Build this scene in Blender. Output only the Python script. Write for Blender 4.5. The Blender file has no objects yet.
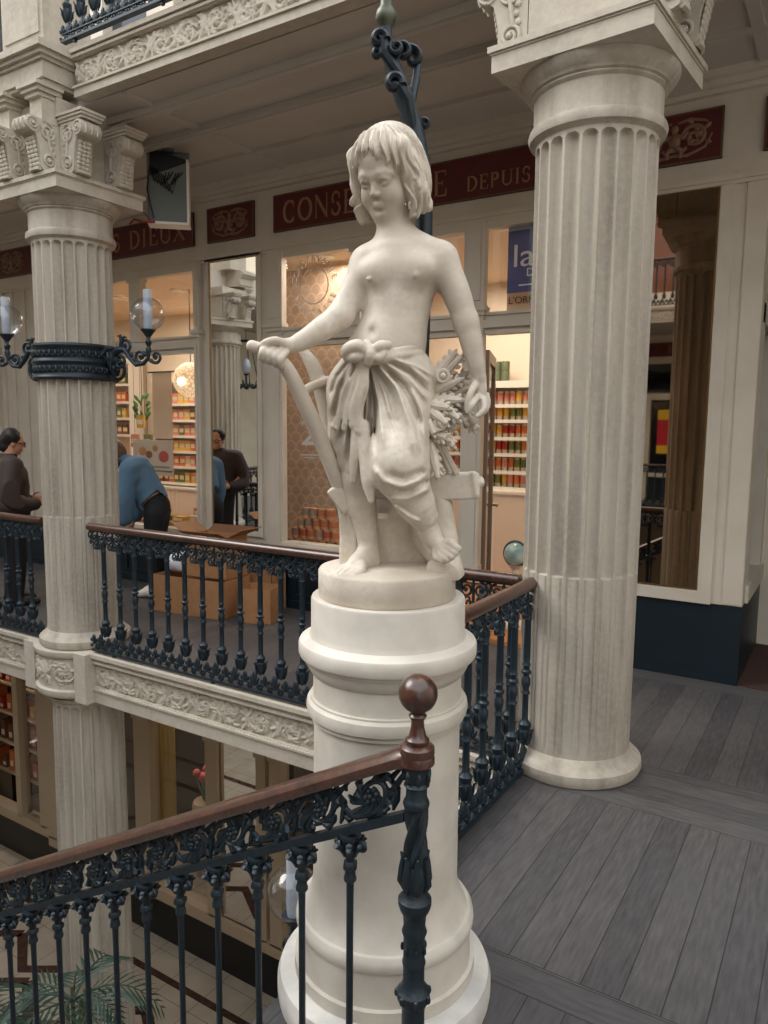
import bpy, bmesh, math, random
import numpy as np
from mathutils import Vector, Matrix, Quaternion
PI = math.pi
sin, cos, rad = math.sin, math.cos, math.radians
rnd = random.Random(11)
scn = bpy.context.scene
COL = scn.collection

# ------------------------------------------------------------------ mesh builder
class MB:
    """collects shapes and links them as ONE mesh object"""
    def __init__(s):
        s.v = []; s.f = []; s.m = []; s.sm = []; s.cm = 0; s.sh = True
    def mat(s, i): s.cm = i; return s
    def smooth(s, b): s.sh = b; return s
    def add(s, vs, fs, sm=None):
        o = len(s.v); s.v.extend(vs)
        sm = s.sh if sm is None else sm
        for f in fs:
            s.f.append(tuple(i + o for i in f)); s.m.append(s.cm); s.sm.append(sm)
        return s
    def box(s, x0, x1, y0, y1, z0, z1, M=None):
        vs = [Vector((x, y, z)) for x in (x0, x1) for y in (y0, y1) for z in (z0, z1)]
        if M: vs = [M @ v for v in vs]
        return s.add(vs, [(0, 1, 3, 2), (4, 6, 7, 5), (0, 4, 5, 1), (2, 3, 7, 6), (0, 2, 6, 4), (1, 5, 7, 3)], False)
    def lathe(s, prof, seg=24, c=(0, 0, 0), M=None, sm=True, cap=True, a0=0, a1=2 * PI):
        """prof: list of (r, z)"""
        n = len(prof); vs = []; fs = []
        full = abs(a1 - a0 - 2 * PI) < 1e-6
        ns = seg if full else seg + 1
        for j in range(ns):
            a = a0 + (a1 - a0) * j / seg
            for r, z in prof: vs.append(Vector((c[0] + r * cos(a), c[1] + r * sin(a), c[2] + z)))
        for j in range(seg):
            k = (j + 1) % ns
            for i in range(n - 1): fs.append((j * n + i, k * n + i, k * n + i + 1, j * n + i + 1))
        if cap and full:
            if prof[0][0] > 1e-5: fs.append(tuple(j * n for j in range(ns))[::-1])
            if prof[-1][0] > 1e-5: fs.append(tuple(j * n + n - 1 for j in range(ns)))
        if M: vs = [M @ v for v in vs]
        s.add(vs, fs, sm)
        return s
    def ell(s, c, r, seg=10, rings=6, M=None):
        if not hasattr(r, '__len__'): r = (r, r, r)
        vs = []; fs = []
        for i in range(rings + 1):
            t = PI * i / rings
            for j in range(seg):
                a = 2 * PI * j / seg
                v = Vector((r[0] * sin(t) * cos(a), r[1] * sin(t) * sin(a), r[2] * cos(t)))
                if M: v = M @ v
                vs.append(v + Vector(c))
        for i in range(rings):
            for j in range(seg):
                k = (j + 1) % seg
                fs.append((i * seg + j, (i + 1) * seg + j, (i + 1) * seg + k, i * seg + k))
        return s.add(vs, fs)
    def tube(s, pts, r, seg=8, flat=1.0, cap=True, up=None):
        """round tube along pts; r: number or list; flat squashes across 'up'"""
        pts = [Vector(p) for p in pts]; n = len(pts)
        rs = r if hasattr(r, '__len__') else [r] * n
        vs = []; fs = []
        T = [(pts[min(i + 1, n - 1)] - pts[max(i - 1, 0)]).normalized() for i in range(n)]
        u = Vector(up) if up is not None else (Vector((0, 0, 1)) if abs(T[0].z) < .9 else Vector((1, 0, 0)))
        for i in range(n):
            u = (u - T[i] * u.dot(T[i]))
            u = u.normalized() if u.length > 1e-6 else T[i].orthogonal().normalized()
            w = T[i].cross(u)
            for j in range(seg):
                a = 2 * PI * j / seg
                vs.append(pts[i] + (u * cos(a) * flat + w * sin(a)) * rs[i])
        for i in range(n - 1):
            for j in range(seg):
                k = (j + 1) % seg
                fs.append((i * seg + j, i * seg + k, (i + 1) * seg + k, (i + 1) * seg + j))
        if cap:
            fs.append(tuple(range(seg))[::-1]); fs.append(tuple((n - 1) * seg + j for j in range(seg)))
        return s.add(vs, fs)
    def sweep(s, pts, prof, up=(0, 0, 1), cap=True, sm=False):
        """closed profile [(side, up)] swept along pts"""
        pts = [Vector(p) for p in pts]; n = len(pts); m = len(prof); vs = []; fs = []
        for i in range(n):
            t = (pts[min(i + 1, n - 1)] - pts[max(i - 1, 0)]).normalized()
            w = t.cross(Vector(up)).normalized(); u = Vector(up)
            for a, b in prof: vs.append(pts[i] + w * a + u * b)
        for i in range(n - 1):
            for j in range(m):
                k = (j + 1) % m
                fs.append((i * m + j, (i + 1) * m + j, (i + 1) * m + k, i * m + k))
        if cap:
            fs.append(tuple(range(m))); fs.append(tuple((n - 1) * m + j for j in range(m))[::-1])
        return s.add(vs, fs, sm)
    def prism(s, poly, d0, d1, M=None, sm=False):
        """poly in local XZ extruded along Y from d0 to d1"""
        n = len(poly)
        vs = [Vector((x, d0, z)) for x, z in poly] + [Vector((x, d1, z)) for x, z in poly]
        if M: vs = [M @ v for v in vs]
        fs = [(i, (i + 1) % n, n + (i + 1) % n, n + i) for i in range(n)]
        s.add(vs, fs, sm); s.add(vs, [tuple(range(n))[::-1], tuple(range(n, 2 * n))], False)
        return s
    def grid(s, P, sm=True):
        """P: rows of points"""
        a = len(P); b = len(P[0])
        return s.add([Vector(p) for row in P for p in row],
                     [(i * b + j, (i + 1) * b + j, (i + 1) * b + j + 1, i * b + j + 1) for i in range(a - 1) for j in range(b - 1)], sm)
    def xf(s, M, start=0):
        for i in range(start, len(s.v)): s.v[i] = M @ s.v[i]
        return s
    def mesh(s, name, mats):
        me = bpy.data.meshes.new(name)
        me.from_pydata([tuple(v) for v in s.v], [], s.f)
        for m in (mats if isinstance(mats, (list, tuple)) else [mats]): me.materials.append(m)
        me.polygons.foreach_set('material_index', s.m)
        me.polygons.foreach_set('use_smooth', s.sm)
        bm = bmesh.new(); bm.from_mesh(me)
        bmesh.ops.recalc_face_normals(bm, faces=bm.faces)
        bm.to_mesh(me); bm.free()
        me.set_sharp_from_angle(angle=rad(38))
        me.update()
        return me
    def build(s, name, mats, parent=None, loc=None, rot=None):
        return link(name, s.mesh(name, mats), parent, loc, rot)

def link(name, me, parent=None, loc=None, rot=None):
    o = bpy.data.objects.new(name, me); COL.objects.link(o)
    if parent is not None: o.parent = parent
    if loc is not None: o.location = loc
    if rot is not None: o.rotation_euler = rot
    return o

def T(x=0, y=0, z=0): return Matrix.Translation((x, y, z))
def RZ(a): return Matrix.Rotation(a, 4, 'Z')
def RX(a): return Matrix.Rotation(a, 4, 'X')
def RY(a): return Matrix.Rotation(a, 4, 'Y')

def tag(o, label, cat, group=None):
    o['label'] = label; o['category'] = cat
    if group: o['group'] = group
    return o
def thing(name, label, cat, loc=(0, 0, 0), rz=0, group=None):
    o = bpy.data.objects.new(name, None); COL.objects.link(o)
    o.empty_display_size = .1
    o.location = loc; o.rotation_euler = (0, 0, rz)
    return tag(o, label, cat, group)
def struct(o): o['kind'] = 'structure'; return o
def copy_tree(o, parent=None):
    c = o.copy(); COL.objects.link(c)
    if parent is not None: c.parent = parent
    for ch in list(o.children): copy_tree(ch, c)
    return c

# ------------------------------------------------------------------ materials
def mat(name, color, rough=.6, metal=0., spec=None, noise=None, bump=None, emit=None, coat=0., alpha=None):
    """noise=(scale, other colour, strength[, detail]) mixes a second colour; bump=(scale, strength)"""
    m = bpy.data.materials.new(name); m.use_nodes = True
    nt = m.node_tree; b = nt.nodes['Principled BSDF']
    c = tuple(color) + (1,)
    b.inputs['Base Color'].default_value = c
    b.inputs['Roughness'].default_value = rough; b.inputs['Metallic'].default_value = metal
    if spec is not None: b.inputs['Specular IOR Level'].default_value = spec
    if coat: b.inputs['Coat Weight'].default_value = coat; b.inputs['Coat Roughness'].default_value = .15
    tc = nt.nodes.new('ShaderNodeTexCoord')
    if noise:
        prev = None
        for q in (noise if isinstance(noise, list) else [noise]):
            n = nt.nodes.new('ShaderNodeTexNoise'); n.inputs['Scale'].default_value = q[0]
            n.inputs['Detail'].default_value = q[3] if len(q) > 3 else 6
            if len(q) > 4:
                mp = nt.nodes.new('ShaderNodeMapping'); mp.inputs['Scale'].default_value = q[4]
                nt.links.new(tc.outputs['Object'], mp.inputs[0]); nt.links.new(mp.outputs[0], n.inputs['Vector'])
            else: nt.links.new(tc.outputs['Object'], n.inputs['Vector'])
            r = nt.nodes.new('ShaderNodeMapRange'); r.inputs[1].default_value = .42; r.inputs[2].default_value = .68
            r.inputs[4].default_value = q[2]
            nt.links.new(n.outputs['Fac'], r.inputs[0])
            x = nt.nodes.new('ShaderNodeMix'); x.data_type = 'RGBA'
            if prev is None: x.inputs[6].default_value = c
            else: nt.links.new(prev, x.inputs[6])
            x.inputs[7].default_value = tuple(q[1]) + (1,)
            nt.links.new(r.outputs[0], x.inputs[0]); prev = x.outputs[2]
        nt.links.new(prev, b.inputs['Base Color'])
    if bump:
        n = nt.nodes.new('ShaderNodeTexNoise'); n.inputs['Scale'].default_value = bump[0]; n.inputs['Detail'].default_value = 5
        nt.links.new(tc.outputs['Object'], n.inputs['Vector'])
        k = nt.nodes.new('ShaderNodeBump'); k.inputs['Strength'].default_value = bump[1]; k.inputs['Distance'].default_value = .01
        nt.links.new(n.outputs['Fac'], k.inputs['Height']); nt.links.new(k.outputs[0], b.inputs['Normal'])
    if emit:
        b.inputs['Emission Color'].default_value = tuple(emit[0]) + (1,); b.inputs['Emission Strength'].default_value = emit[1]
    return m

def srgb(r, g, b):
    f = lambda c: (c / 255 / 12.92) if c / 255 <= .04045 else ((c / 255 + .055) / 1.055) ** 2.4
    return (f(r), f(g), f(b))
# ------------------------------------------------------------------ camera (standing on the gallery, eye 1.8 m)
CF, CP, CY, CR = 742.815, rad(6.5384), rad(32.0182), rad(.5797)
EYE = Vector((0, 0, 1.8))
_fw = Vector((-sin(CY) * cos(CP), cos(CY) * cos(CP), -sin(CP))); _rt = Vector((cos(CY), sin(CY), 0)); _up = _rt.cross(_fw)
_R = _rt * cos(CR) + _up * sin(CR); _U = _up * cos(CR) - _rt * sin(CR)
cd = bpy.data.cameras.new('camera'); cam = bpy.data.objects.new('camera', cd); COL.objects.link(cam); scn.camera = cam
cd.sensor_fit = 'HORIZONTAL'; cd.sensor_width = 36; cd.lens = CF / 768 * 36; cd.clip_start = .05; cd.clip_end = 200
cam.matrix_world = Matrix(((_R.x, _U.x, -_fw.x, EYE.x), (_R.y, _U.y, -_fw.y, EYE.y), (_R.z, _U.z, -_fw.z, EYE.z), (0, 0, 0, 1)))
# where a sight line of the survey meets the upright plane lying b metres behind the statue's axis, in the statue's own frame
_so = Vector((-1.175, 1.9, 1.29)); _sr = rad(31.75); _sa = Vector((cos(_sr), sin(_sr), 0)); _sb = Vector((-sin(_sr), cos(_sr), 0))
def P(u, v, b):
    d = _fw + _R * ((u - 384) / CF) - _U * ((v - 512) / CF)
    p = EYE + d * ((b - (EYE - _so).dot(_sb)) / d.dot(_sb)) - _so
    return (p.dot(_sa), p.dot(_sb), p.z)
# ------------------------------------------------------------------ sculpting with signed distance volumes
import openvdb
class Vol:
    def __init__(s, lo, hi, h):
        s.lo = np.array(lo, np.float32); s.h = h
        s.n = np.ceil((np.array(hi) - s.lo) / h).astype(int) + 1
        s.d = np.full(s.n, 1., np.float32)
    def win(s, lo, hi, pad):
        i0 = np.clip(np.floor((np.array(lo) - pad - s.lo) / s.h).astype(int), 0, s.n)
        i1 = np.clip(np.ceil((np.array(hi) + pad - s.lo) / s.h).astype(int) + 1, 0, s.n)
        sl = tuple(slice(a, b) for a, b in zip(i0, i1))
        g = [(s.lo[k] + s.h * np.arange(i0[k], i1[k], dtype=np.float32)) for k in range(3)]
        return sl, g[0][:, None, None], g[1][None, :, None], g[2][None, None, :]
    def put(s, sl, d, k, op='+'):
        a = s.d[sl]
        if a.size == 0: return
        if op == '-':
            d = -d
            if k > 0:
                h = np.maximum(k - np.abs(a - d), 0) / k; s.d[sl] = np.maximum(a, d) + h * h * k * .25
            else: s.d[sl] = np.maximum(a, d)
        else:
            if k > 0:
                h = np.maximum(k - np.abs(a - d), 0) / k; s.d[sl] = np.minimum(a, d) - h * h * k * .25
            else: s.d[sl] = np.minimum(a, d)
    def cone(s, a, b, ra, rb, k=.02, op='+'):
        a = np.array(a, np.float32); b = np.array(b, np.float32); R = max(ra, rb)
        sl, X, Y, Z = s.win(np.minimum(a, b) - R, np.maximum(a, b) + R, k + 3 * s.h)
        ab = b - a; L = float(ab @ ab) + 1e-12
        t = np.clip(((X - a[0]) * ab[0] + (Y - a[1]) * ab[1] + (Z - a[2]) * ab[2]) / L, 0, 1)
        d = np.sqrt((X - a[0] - t * ab[0]) ** 2 + (Y - a[1] - t * ab[1]) ** 2 + (Z - a[2] - t * ab[2]) ** 2) - (ra + (rb - ra) * t)
        s.put(sl, d, k, op)
    def chain(s, pts, rs, k=.02, op='+'):
        if not hasattr(rs, '__len__'): rs = [rs] * len(pts)
        pts = np.array(pts, float); rs = np.array(rs, float); n = len(pts)
        if 2 < n < 12:                                   # round the corners
            q = []; w = []
            for i in range(n - 1):
                p0, p1, p2, p3 = pts[max(i - 1, 0)], pts[i], pts[i + 1], pts[min(i + 2, n - 1)]
                for t in (0, .25, .5, .75):
                    q.append(.5 * (2 * p1 + (p2 - p0) * t + (2 * p0 - 5 * p1 + 4 * p2 - p3) * t * t + (3 * p1 - p0 - 3 * p2 + p3) * t ** 3))
                    t2 = t * t * (3 - 2 * t); w.append(rs[i] + (rs[i + 1] - rs[i]) * t2)
            pts = np.array(q + [pts[-1]]); rs = np.array(w + [rs[-1]]); n = len(pts)
        R = rs.max(); sl, X, Y, Z = s.win(pts.min(0) - R, pts.max(0) + R, k + 3 * s.h)
        D = None
        for i in range(n - 1):
            a, b = pts[i].astype(np.float32), pts[i + 1].astype(np.float32); ab = b - a; L = float(ab @ ab) + 1e-12
            t = np.clip(((X - a[0]) * ab[0] + (Y - a[1]) * ab[1] + (Z - a[2]) * ab[2]) / L, 0, 1)
            d = np.sqrt((X - a[0] - t * ab[0]) ** 2 + (Y - a[1] - t * ab[1]) ** 2 + (Z - a[2] - t * ab[2]) ** 2) - (rs[i] + (rs[i + 1] - rs[i]) * t).astype(np.float32)
            D = d if D is None else np.minimum(D, d)
        s.put(sl, D, k, op)
    def ell(s, c, r, k=.02, rot=None, op='+'):
        c = np.array(c, np.float32)
        if not hasattr(r, '__len__'): r = (r, r, r)
        R = max(r); Mx = np.eye(3, dtype=np.float32) if rot is None else np.array(rot, np.float32)  # rows: local axes
        sl, X, Y, Z = s.win(c - R, c + R, k + 3 * s.h)
        x, y, z = X - c[0], Y - c[1], Z - c[2]
        q = [(Mx[i, 0] * x + Mx[i, 1] * y + Mx[i, 2] * z) for i in range(3)]
        k0 = np.sqrt(sum((q[i] / r[i]) ** 2 for i in range(3))); k1 = np.sqrt(sum((q[i] / r[i] ** 2) ** 2 for i in range(3))) + 1e-9
        s.put(sl, k0 * (k0 - 1) / k1, k, op)
    def box(s, c, r, rnd_=.01, k=.01, rot=None, op='+'):
        c = np.array(c, np.float32); R = float(np.linalg.norm(r)); Mx = np.eye(3, dtype=np.float32) if rot is None else np.array(rot, np.float32)
        sl, X, Y, Z = s.win(c - R, c + R, k + 3 * s.h)
        x, y, z = X - c[0], Y - c[1], Z - c[2]
        q = [np.abs(Mx[i, 0] * x + Mx[i, 1] * y + Mx[i, 2] * z) - r[i] + rnd_ for i in range(3)]
        d = np.sqrt(sum(np.maximum(t, 0) ** 2 for t in q)) + np.minimum(np.maximum(np.maximum(q[0], q[1]), q[2]), 0) - rnd_
        s.put(sl, d, k, op)
    def axes(s):
        return [s.lo[k] + s.h * np.arange(s.n[k], dtype=np.float32) for k in range(3)]
    def mesh(s, name, m, rot=0, smooth_it=1, lo_detail=0):
        g = openvdb.FloatGrid(.05); w = .05
        g.copyFromArray(np.clip(s.d, -w, w).astype(np.float32), tolerance=0)
        v, q = g.convertToQuads(isovalue=0.)
        v = v * s.h + s.lo
        me = bpy.data.meshes.new(name)
        q = q[:, ::-1]
        me.vertices.add(len(v)); me.vertices.foreach_set('co', v.astype(np.float32).ravel())
        me.loops.add(len(q) * 4); me.loops.foreach_set('vertex_index', q.astype(np.int32).ravel())
        me.polygons.add(len(q)); me.polygons.foreach_set('loop_start', np.arange(0, len(q) * 4, 4, dtype=np.int32))
        me.polygons.foreach_set('use_smooth', np.ones(len(q), bool))
        me.update(calc_edges=True); me.validate()
        me.materials.append(m)
        if smooth_it:
            bm = bmesh.new(); bm.from_mesh(me)
            for _ in range(smooth_it): bmesh.ops.smooth_vert(bm, verts=bm.verts, factor=.5, use_axis_x=True, use_axis_y=True, use_axis_z=True)
            bm.normal_update()
            if bm.calc_volume(signed=True) < 0:
                bmesh.ops.reverse_faces(bm, faces=bm.faces)
            bm.to_mesh(me); bm.free()
        return me
    def cen(s): return tuple(s.lo + s.h * (s.n - 1) / 2)

def fold2d(ax, az, lines):
    """raised / sunk fold lines drawn over the (across, up) plane; each: (points, amplitude, width)"""
    A = ax[:, None]; Zz = az[None, :]
    out = np.zeros((len(ax), len(az)), np.float32)
    for pts, amp, sg in lines:
        best = np.full(out.shape, 9., np.float32); tt = np.zeros_like(out)
        n = len(pts) - 1
        for i in range(n):
            a = pts[i]; b = pts[i + 1]; dx, dz = b[0] - a[0], b[1] - a[1]
            t = np.clip(((A - a[0]) * dx + (Zz - a[1]) * dz) / (dx * dx + dz * dz + 1e-9), 0, 1)
            d = np.hypot(A - a[0] - t * dx, Zz - a[1] - t * dz)
            m = d < best; best = np.where(m, d, best); tt = np.where(m, (i + t) / n, tt)
        out += amp * np.exp(-(best / sg) ** 2) * (np.minimum(1, 6 * (1 - tt) + .15))
    return out

M_MARBLE = mat('weathered_marble', srgb(214, 204, 190), .5, spec=.35,
               noise=[(5, srgb(190, 178, 162), .8, 6), (3.2, srgb(146, 131, 114), .6, 9), (60, srgb(180, 168, 152), .4, 3)], bump=(90, .06))
ST_LOC = (-1.175, 1.9, 1.29); ST_ROT = rad(31.75)
statue = thing('statue', 'white marble statue of a bare-chested child leaning on a plough with a wheat sheaf', 'statue', ST_LOC, ST_ROT)

def norm(v): v = np.array(v, float); return v / np.linalg.norm(v)
# --- torso and limbs
B = Vol((-.47, -.30, .03), (.36, .24, 1.42), .003)
tw = rad(24)
TR = [[cos(tw), -sin(tw), 0], [sin(tw), cos(tw), 0], [0, 0, 1]]
B.ell(P(400, 280, .0), (.108, .082, .125), .03, TR)
B.ell(P(402, 262, .005), (.118, .07, .075), .04, TR)
B.ell(P(396, 320, .0), (.094, .078, .11), .05, TR)
B.ell(P(385, 352, .0), (.118, .095, .10), .05, TR)
# shoulders and neck
B.cone(P(398, 246, .01), P(367, 265, .03), .040, .042, .035)
B.cone(P(398, 246, .01), P(439, 260, -.03), .040, .044, .035)
B.cone(P(396, 248, .01), P(392, 214, -.005), .052, .046, .03)
B.cone(P(398, 234, .03), P(424, 251, .0), .03, .028, .04)
# chest
B.ell(P(376, 272, -.046), (.048, .028, .036), .04, TR)
B.ell(P(417, 270, -.076), (.052, .028, .038), .04, TR)
B.ell(P(368, 279, -.075), .006, .01); B.ell(P(416, 275, -.102), .006, .01)
B.ell(P(371, 330, -.095), (.008, .03, .012), .02, None, '-')
# collar bones
B.cone(P(391, 246, -.045), P(366, 254, -.01), .008, .008, .02)
B.cone(P(399, 246, -.05), P(436, 247, -.06), .008, .008, .02)
# right arm (towards the plough handle)
B.chain([P(367, 263, .03), P(355, 288, .01), P(340, 316, -.02)], [.046, .041, .035], .03)
B.chain([P(340, 316, -.02), P(325, 327, -.035), P(304, 340, -.055), P(290, 347, -.065)], [.035, .036, .028, .021], .02)
# left arm, hanging
B.chain([P(441, 260, -.035), P(455, 290, -.045), P(466, 322, -.05)], [.048, .041, .034], .03)
B.chain([P(466, 322, -.05), P(471, 340, -.055), P(476, 362, -.06), P(479, 376, -.06)], [.034, .033, .026, .020], .02)
# left hand
B.ell(P(480, 389, -.06), (.021, .013, .036), .015, [[.9, -.4, 0], [.4, .9, 0], [0, 0, 1]])
B.chain([P(476, 383, -.065), P(471, 392, -.085), P(468, 401, -.09), P(466.5, 409, -.085)], [.011, .010, .009, .007], .006)
B.chain([P(477, 397, -.075), P(472, 405, -.092), P(468, 412, -.088)], [.010, .009, .007], .005)
B.chain([P(483, 399, -.07), P(484, 409, -.086), P(477, 416, -.09)], [.010, .009, .007], .005)
B.chain([P(485, 398, -.058), P(486, 409, -.072), P(479, 416, -.08)], [.010, .0088, .007], .005)
B.chain([P(486.5, 395, -.045), P(488, 404, -.055), P(484, 412, -.062)], [.009, .008, .006], .005)
# right hand closed on the handle
B.ell(P(279, 347, -.07), (.034, .022, .022), .018, [[.93, 0, .37], [0, 1, 0], [-.37, 0, .93]])
B.chain([P(285, 344, -.085), P(276, 340.5, -.105), P(267, 342, -.112), P(260, 346, -.11)], [.013, .0115, .0105, .008], .008)
for i, (u, v) in enumerate(((263, 348), (269, 350.5), (275, 353), (281, 355.5))):
    s_ = 1 - .05 * i
    B.chain([P(u + 5, v - 3, -.092), P(u, v + 3, -.118), P(u - 1, v + 9, -.112), P(u + 1.5, v + 12.5, -.09)],
            [.0115 * s_, .0112 * s_, .0105 * s_, .009 * s_], .005)
# standing leg
B.chain([P(368, 385, .03), P(361, 450, .01), P(359, 478, .005)], [.085, .062, .05], .03)
B.chain([P(359, 478, .005), P(361, 503, .015), P(366, 530, .02), P(369, 549, .02)], [.048, .046, .034, .029], .02)
B.chain([P(371, 561, .022), P(362, 562, -.01), P(352, 568, -.055)], [.030, .030, .022], .02)
B.chain([P(366, 553, .005), P(356, 563, -.03)], [.026, .02], .02)
for i, (u, v, b, r) in enumerate(((333.5, 573, -.085, .0085), (336.5, 575, -.105, .009), (341, 576.8, -.12, .0098), (346.5, 578, -.128, .0102), (353, 578.3, -.128, .0128))):
    B.chain([P(358 + i * .8, 565 + i * .6, -.04 - .004 * i), P(u + 7, v - 4.5, b + .028), P(u + 2.5, v - 2.2, b + .008), P(u, v, b - .006)], [.018, r * 1.35, r * 1.05, r * .9], .005)
# bent leg
B.chain([P(405, 385, -.02), P(400, 440, -.1), P(399, 468, -.13)], [.085, .07, .06], .03)
B.chain([P(399, 468, -.13), P(412, 500, -.1), P(424, 520, -.075), P(430, 532, -.068)], [.055, .048, .033, .028], .02)
B.chain([P(428, 530, -.055), P(435, 540, -.078), P(441, 547, -.095)], [.026, .024, .019], .02)
B.chain([P(427, 536, -.03), P(434, 551, -.06)], [.025, .018], .02)
for (u, v, b, r) in ((458, 549, -.125, .0118), (455.5, 553.5, -.130, .0092), (452, 557.5, -.132, .0088), (448, 560.5, -.13, .0082), (443.5, 562, -.122, .0076)):
    B.chain([P(438, 545, -.088), P(u - 8, v - 5.5, b + .018), P(u - 3, v - 2, b), P(u, v, b - .004)], [.016, r * 1.3, r * 1.05, r], .004)
# head
Hc = np.array(P(387.5, 174, -.012)); hy, hp = rad(30), rad(22)
F0 = np.array((-sin(hy), -cos(hy), 0)); HF = F0 * cos(hp) - np.array((0, 0, sin(hp))); HL = np.array((cos(hy), -sin(hy), 0)); HU = np.array((0, 0, cos(hp))) + F0 * sin(hp)
HR = [HL, HF, HU]
def H(l, f, u): return Hc + l * HL + f * HF + u * HU
B.ell(H(0, -.015, .03), (.076, .098, .09), .03, HR)
B.ell(H(0, .014, -.03), (.064, .072, .084), .03, HR)
B.cone(H(0, .060, -.098), H(0, .05, -.09), .020, .026, .03)
for sx in (-1, 1):
    B.ell(H(.034 * sx, .053, -.052), (.027, .026, .03), .03, HR)
    B.cone(H(.05 * sx, .0, -.05), H(.018 * sx, .052, -.096), .018, .014, .03)
B.ell(H(0, .056, .04), (.052, .032, .045), .03, HR)
for sx in (-1, 1):
    B.ell(H(.030 * sx, .101, -.012), (.021, .016, .011), .016, HR, '-')
    B.ell(H(.030 * sx, .0685, -.014), (.0175, .0175, .0145), .004, HR)
    B.chain([H(.013 * sx, .0835, -.012), H(.021 * sx, .0885, -.007), H(.032 * sx, .0885, -.0055), H(.046 * sx, .077, -.011)], [.0026, .0034, .0036, .003], .004)
    B.chain([H(.013 * sx, .082, -.016), H(.03 * sx, .0845, -.0215), H(.045 * sx, .075, -.016)], [.0024, .0028, .0024], .006)
    B.chain([H(.011 * sx, .086, .002), H(.030 * sx, .087, .0085), H(.052 * sx, .068, .002)], [.0045, .0050, .0045], .018)
B.chain([H(0, .083, .008), H(0, .0875, -.012), H(0, .0955, -.032), H(0, .0985, -.040)], [.0070, .0062, .0068, .0075], .012)
for sx in (-1, 1): B.ell(H(.0085 * sx, .092, -.0435), (.0055, .008, .0055), .006, HR)
B.ell(H(0, .092, -.058), (.003, .004, .007), .006, HR, '-')
B.chain([H(-.0185, .0775, -.0712), H(-.007, .0865, -.0682), H(0, .087, -.0695), H(.007, .0865, -.0682), H(.0185, .0775, -.0712)], [.0018, .0036, .0038, .0036, .0018], .006)
B.chain([H(-.015, .0775, -.0748), H(-.005, .0855, -.0775), H(.005, .0855, -.0775), H(.015, .0775, -.0748)], [.0022, .0046, .0046, .0022], .007)
B.chain([H(-.021, .083, -.0729), H(0, .0935, -.0729), H(.021, .083, -.0729)], [.0014, .0018, .0014], .002, '-')
B.ell(H(0, .088, -.0865), (.012, .005, .0035), .012, HR, '-')
link('child_body', B.mesh('child_body', M_MARBLE, smooth_it=1), statue); del B

# --- hair
V = Vol(tuple(Hc - .19), tuple(Hc + .19), .0028)
V.ell(H(.004, -.022, .034), (.088, .110, .100), .02, HR)
V.ell(H(0, -.055, -.035), (.098, .075, .095), .04, HR)
V.chain([H(.07, .035, .06), H(.083, .02, -.01), H(.088, .012, -.06), H(.086, .008, -.088)], [.03, .031, .036, .028], .02)
V.chain([H(-.07, .04, .06), H(-.081, .034, -.02), H(-.080, .03, -.075), H(-.070, .03, -.1)], [.024, .020, .022, .016], .02)
V.ell(H(0, .10, -.05), (.062, .085, .115), .012, HR, '-')
V.ell(H(0, .12, .014), (.064, .058, .046), .010, HR, '-')
r2 = random.Random(5)
def curl(c, R, ax1, ax2, r0, turns=1.3, ph=0., k=.005):
    pts = []; rs = []
    for i in range(15):
        t = i / 14; a = ph + turns * 2 * PI * t; q = R * (1 - .72 * t)
        pts.append(np.array(c) + (ax1 * cos(a) + ax2 * sin(a)) * q); rs.append(r0 * (1 - .25 * t))
    V.chain(pts, rs, k)
# curled ends round the bottom of the bob
for i in range(11):
    a = rad(62 + 236 * i / 10)
    base = np.array((0.098 * sin(a), -.005 + .1 * cos(a), -.088 - .010 * r2.random()))
    n_ = HL * sin(a) + HF * cos(a); tn = HL * cos(a) - HF * sin(a)
    curl(H(*base), .022, tn, HU, .0085, 1.4, r2.random() * 6)
for (l_, f_, u_, R_) in ((.1, .03, -.03, .016), (.104, .03, -.06, .019), (.09, .045, -.085, .018), (-.08, .05, -.088, .014), (-.09, .045, -.06, .013), (.1, .02, .0, .013)):
    curl(H(l_, f_, u_), R_, HF * .8 + HL * .6 * (1 if l_ > 0 else -1), HU, .007, 1.4, r2.random() * 6)
# fringe locks over the forehead
for i, (l_, ln) in enumerate(((-.064, .030), (-.050, .018), (-.034, .010), (-.016, -.006), (.010, -.004), (.026, .010), (.042, .016), (.056, .026), (.068, .040))):
    sg = 1 if l_ > 0 else -1; x_ = l_ * 1.05
    top = H(l_ * .70, .056 - abs(l_) * .25, .112 - abs(l_) * .28); mid = H(x_, .089 - l_ * l_ * 7, .074 - abs(l_) * .20 - ln * .25); low = H(x_ + .007 * sg, .090 - l_ * l_ * 8, .058 - abs(l_) * .20 - ln * .8)
    V.chain([top, (top + mid) / 2 + HF * .005, mid, low], [.008, .0085, .0075, .0035], .012)
    curl(low, .008, HL * sg, HU, .0042, 1.1, PI / 2, .003)
    V.chain([top + HL * .012 * sg, (top + mid) / 2 + HF * .007 + HL * .009 * sg, mid + HL * .006 * sg, low + HU * .014 + HL * .004 * sg], [.004, .005, .005, .003], .004)
g = V.axes(); X = g[0][:, None, None] - Hc[0]; Y = g[1][None, :, None] - Hc[1]; Z = g[2][None, None, :] - Hc[2]
l = X * HL[0] + Y * HL[1] + Z * HL[2]; f = X * HF[0] + Y * HF[1] + Z * HF[2]; u = X * HU[0] + Y * HU[1] + Z * HU[2]
ph = np.arctan2(l, f + .02) ; rr = np.sqrt(l * l + (f + .02) ** 2)
amp = np.clip(rr / .07, 0, 1)
wv = ph * 1.0 + .05 * np.sin(38 * u + 2 * np.sin(3 * ph)) + .05 * np.sin(71 * u + 5 * ph)
V.d += amp * (.0036 * np.sin(27 * wv) + .0024 * np.sin(58 * wv + 16 * u))
del X, Y, Z, l, f, u, ph, rr, amp, wv
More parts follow.
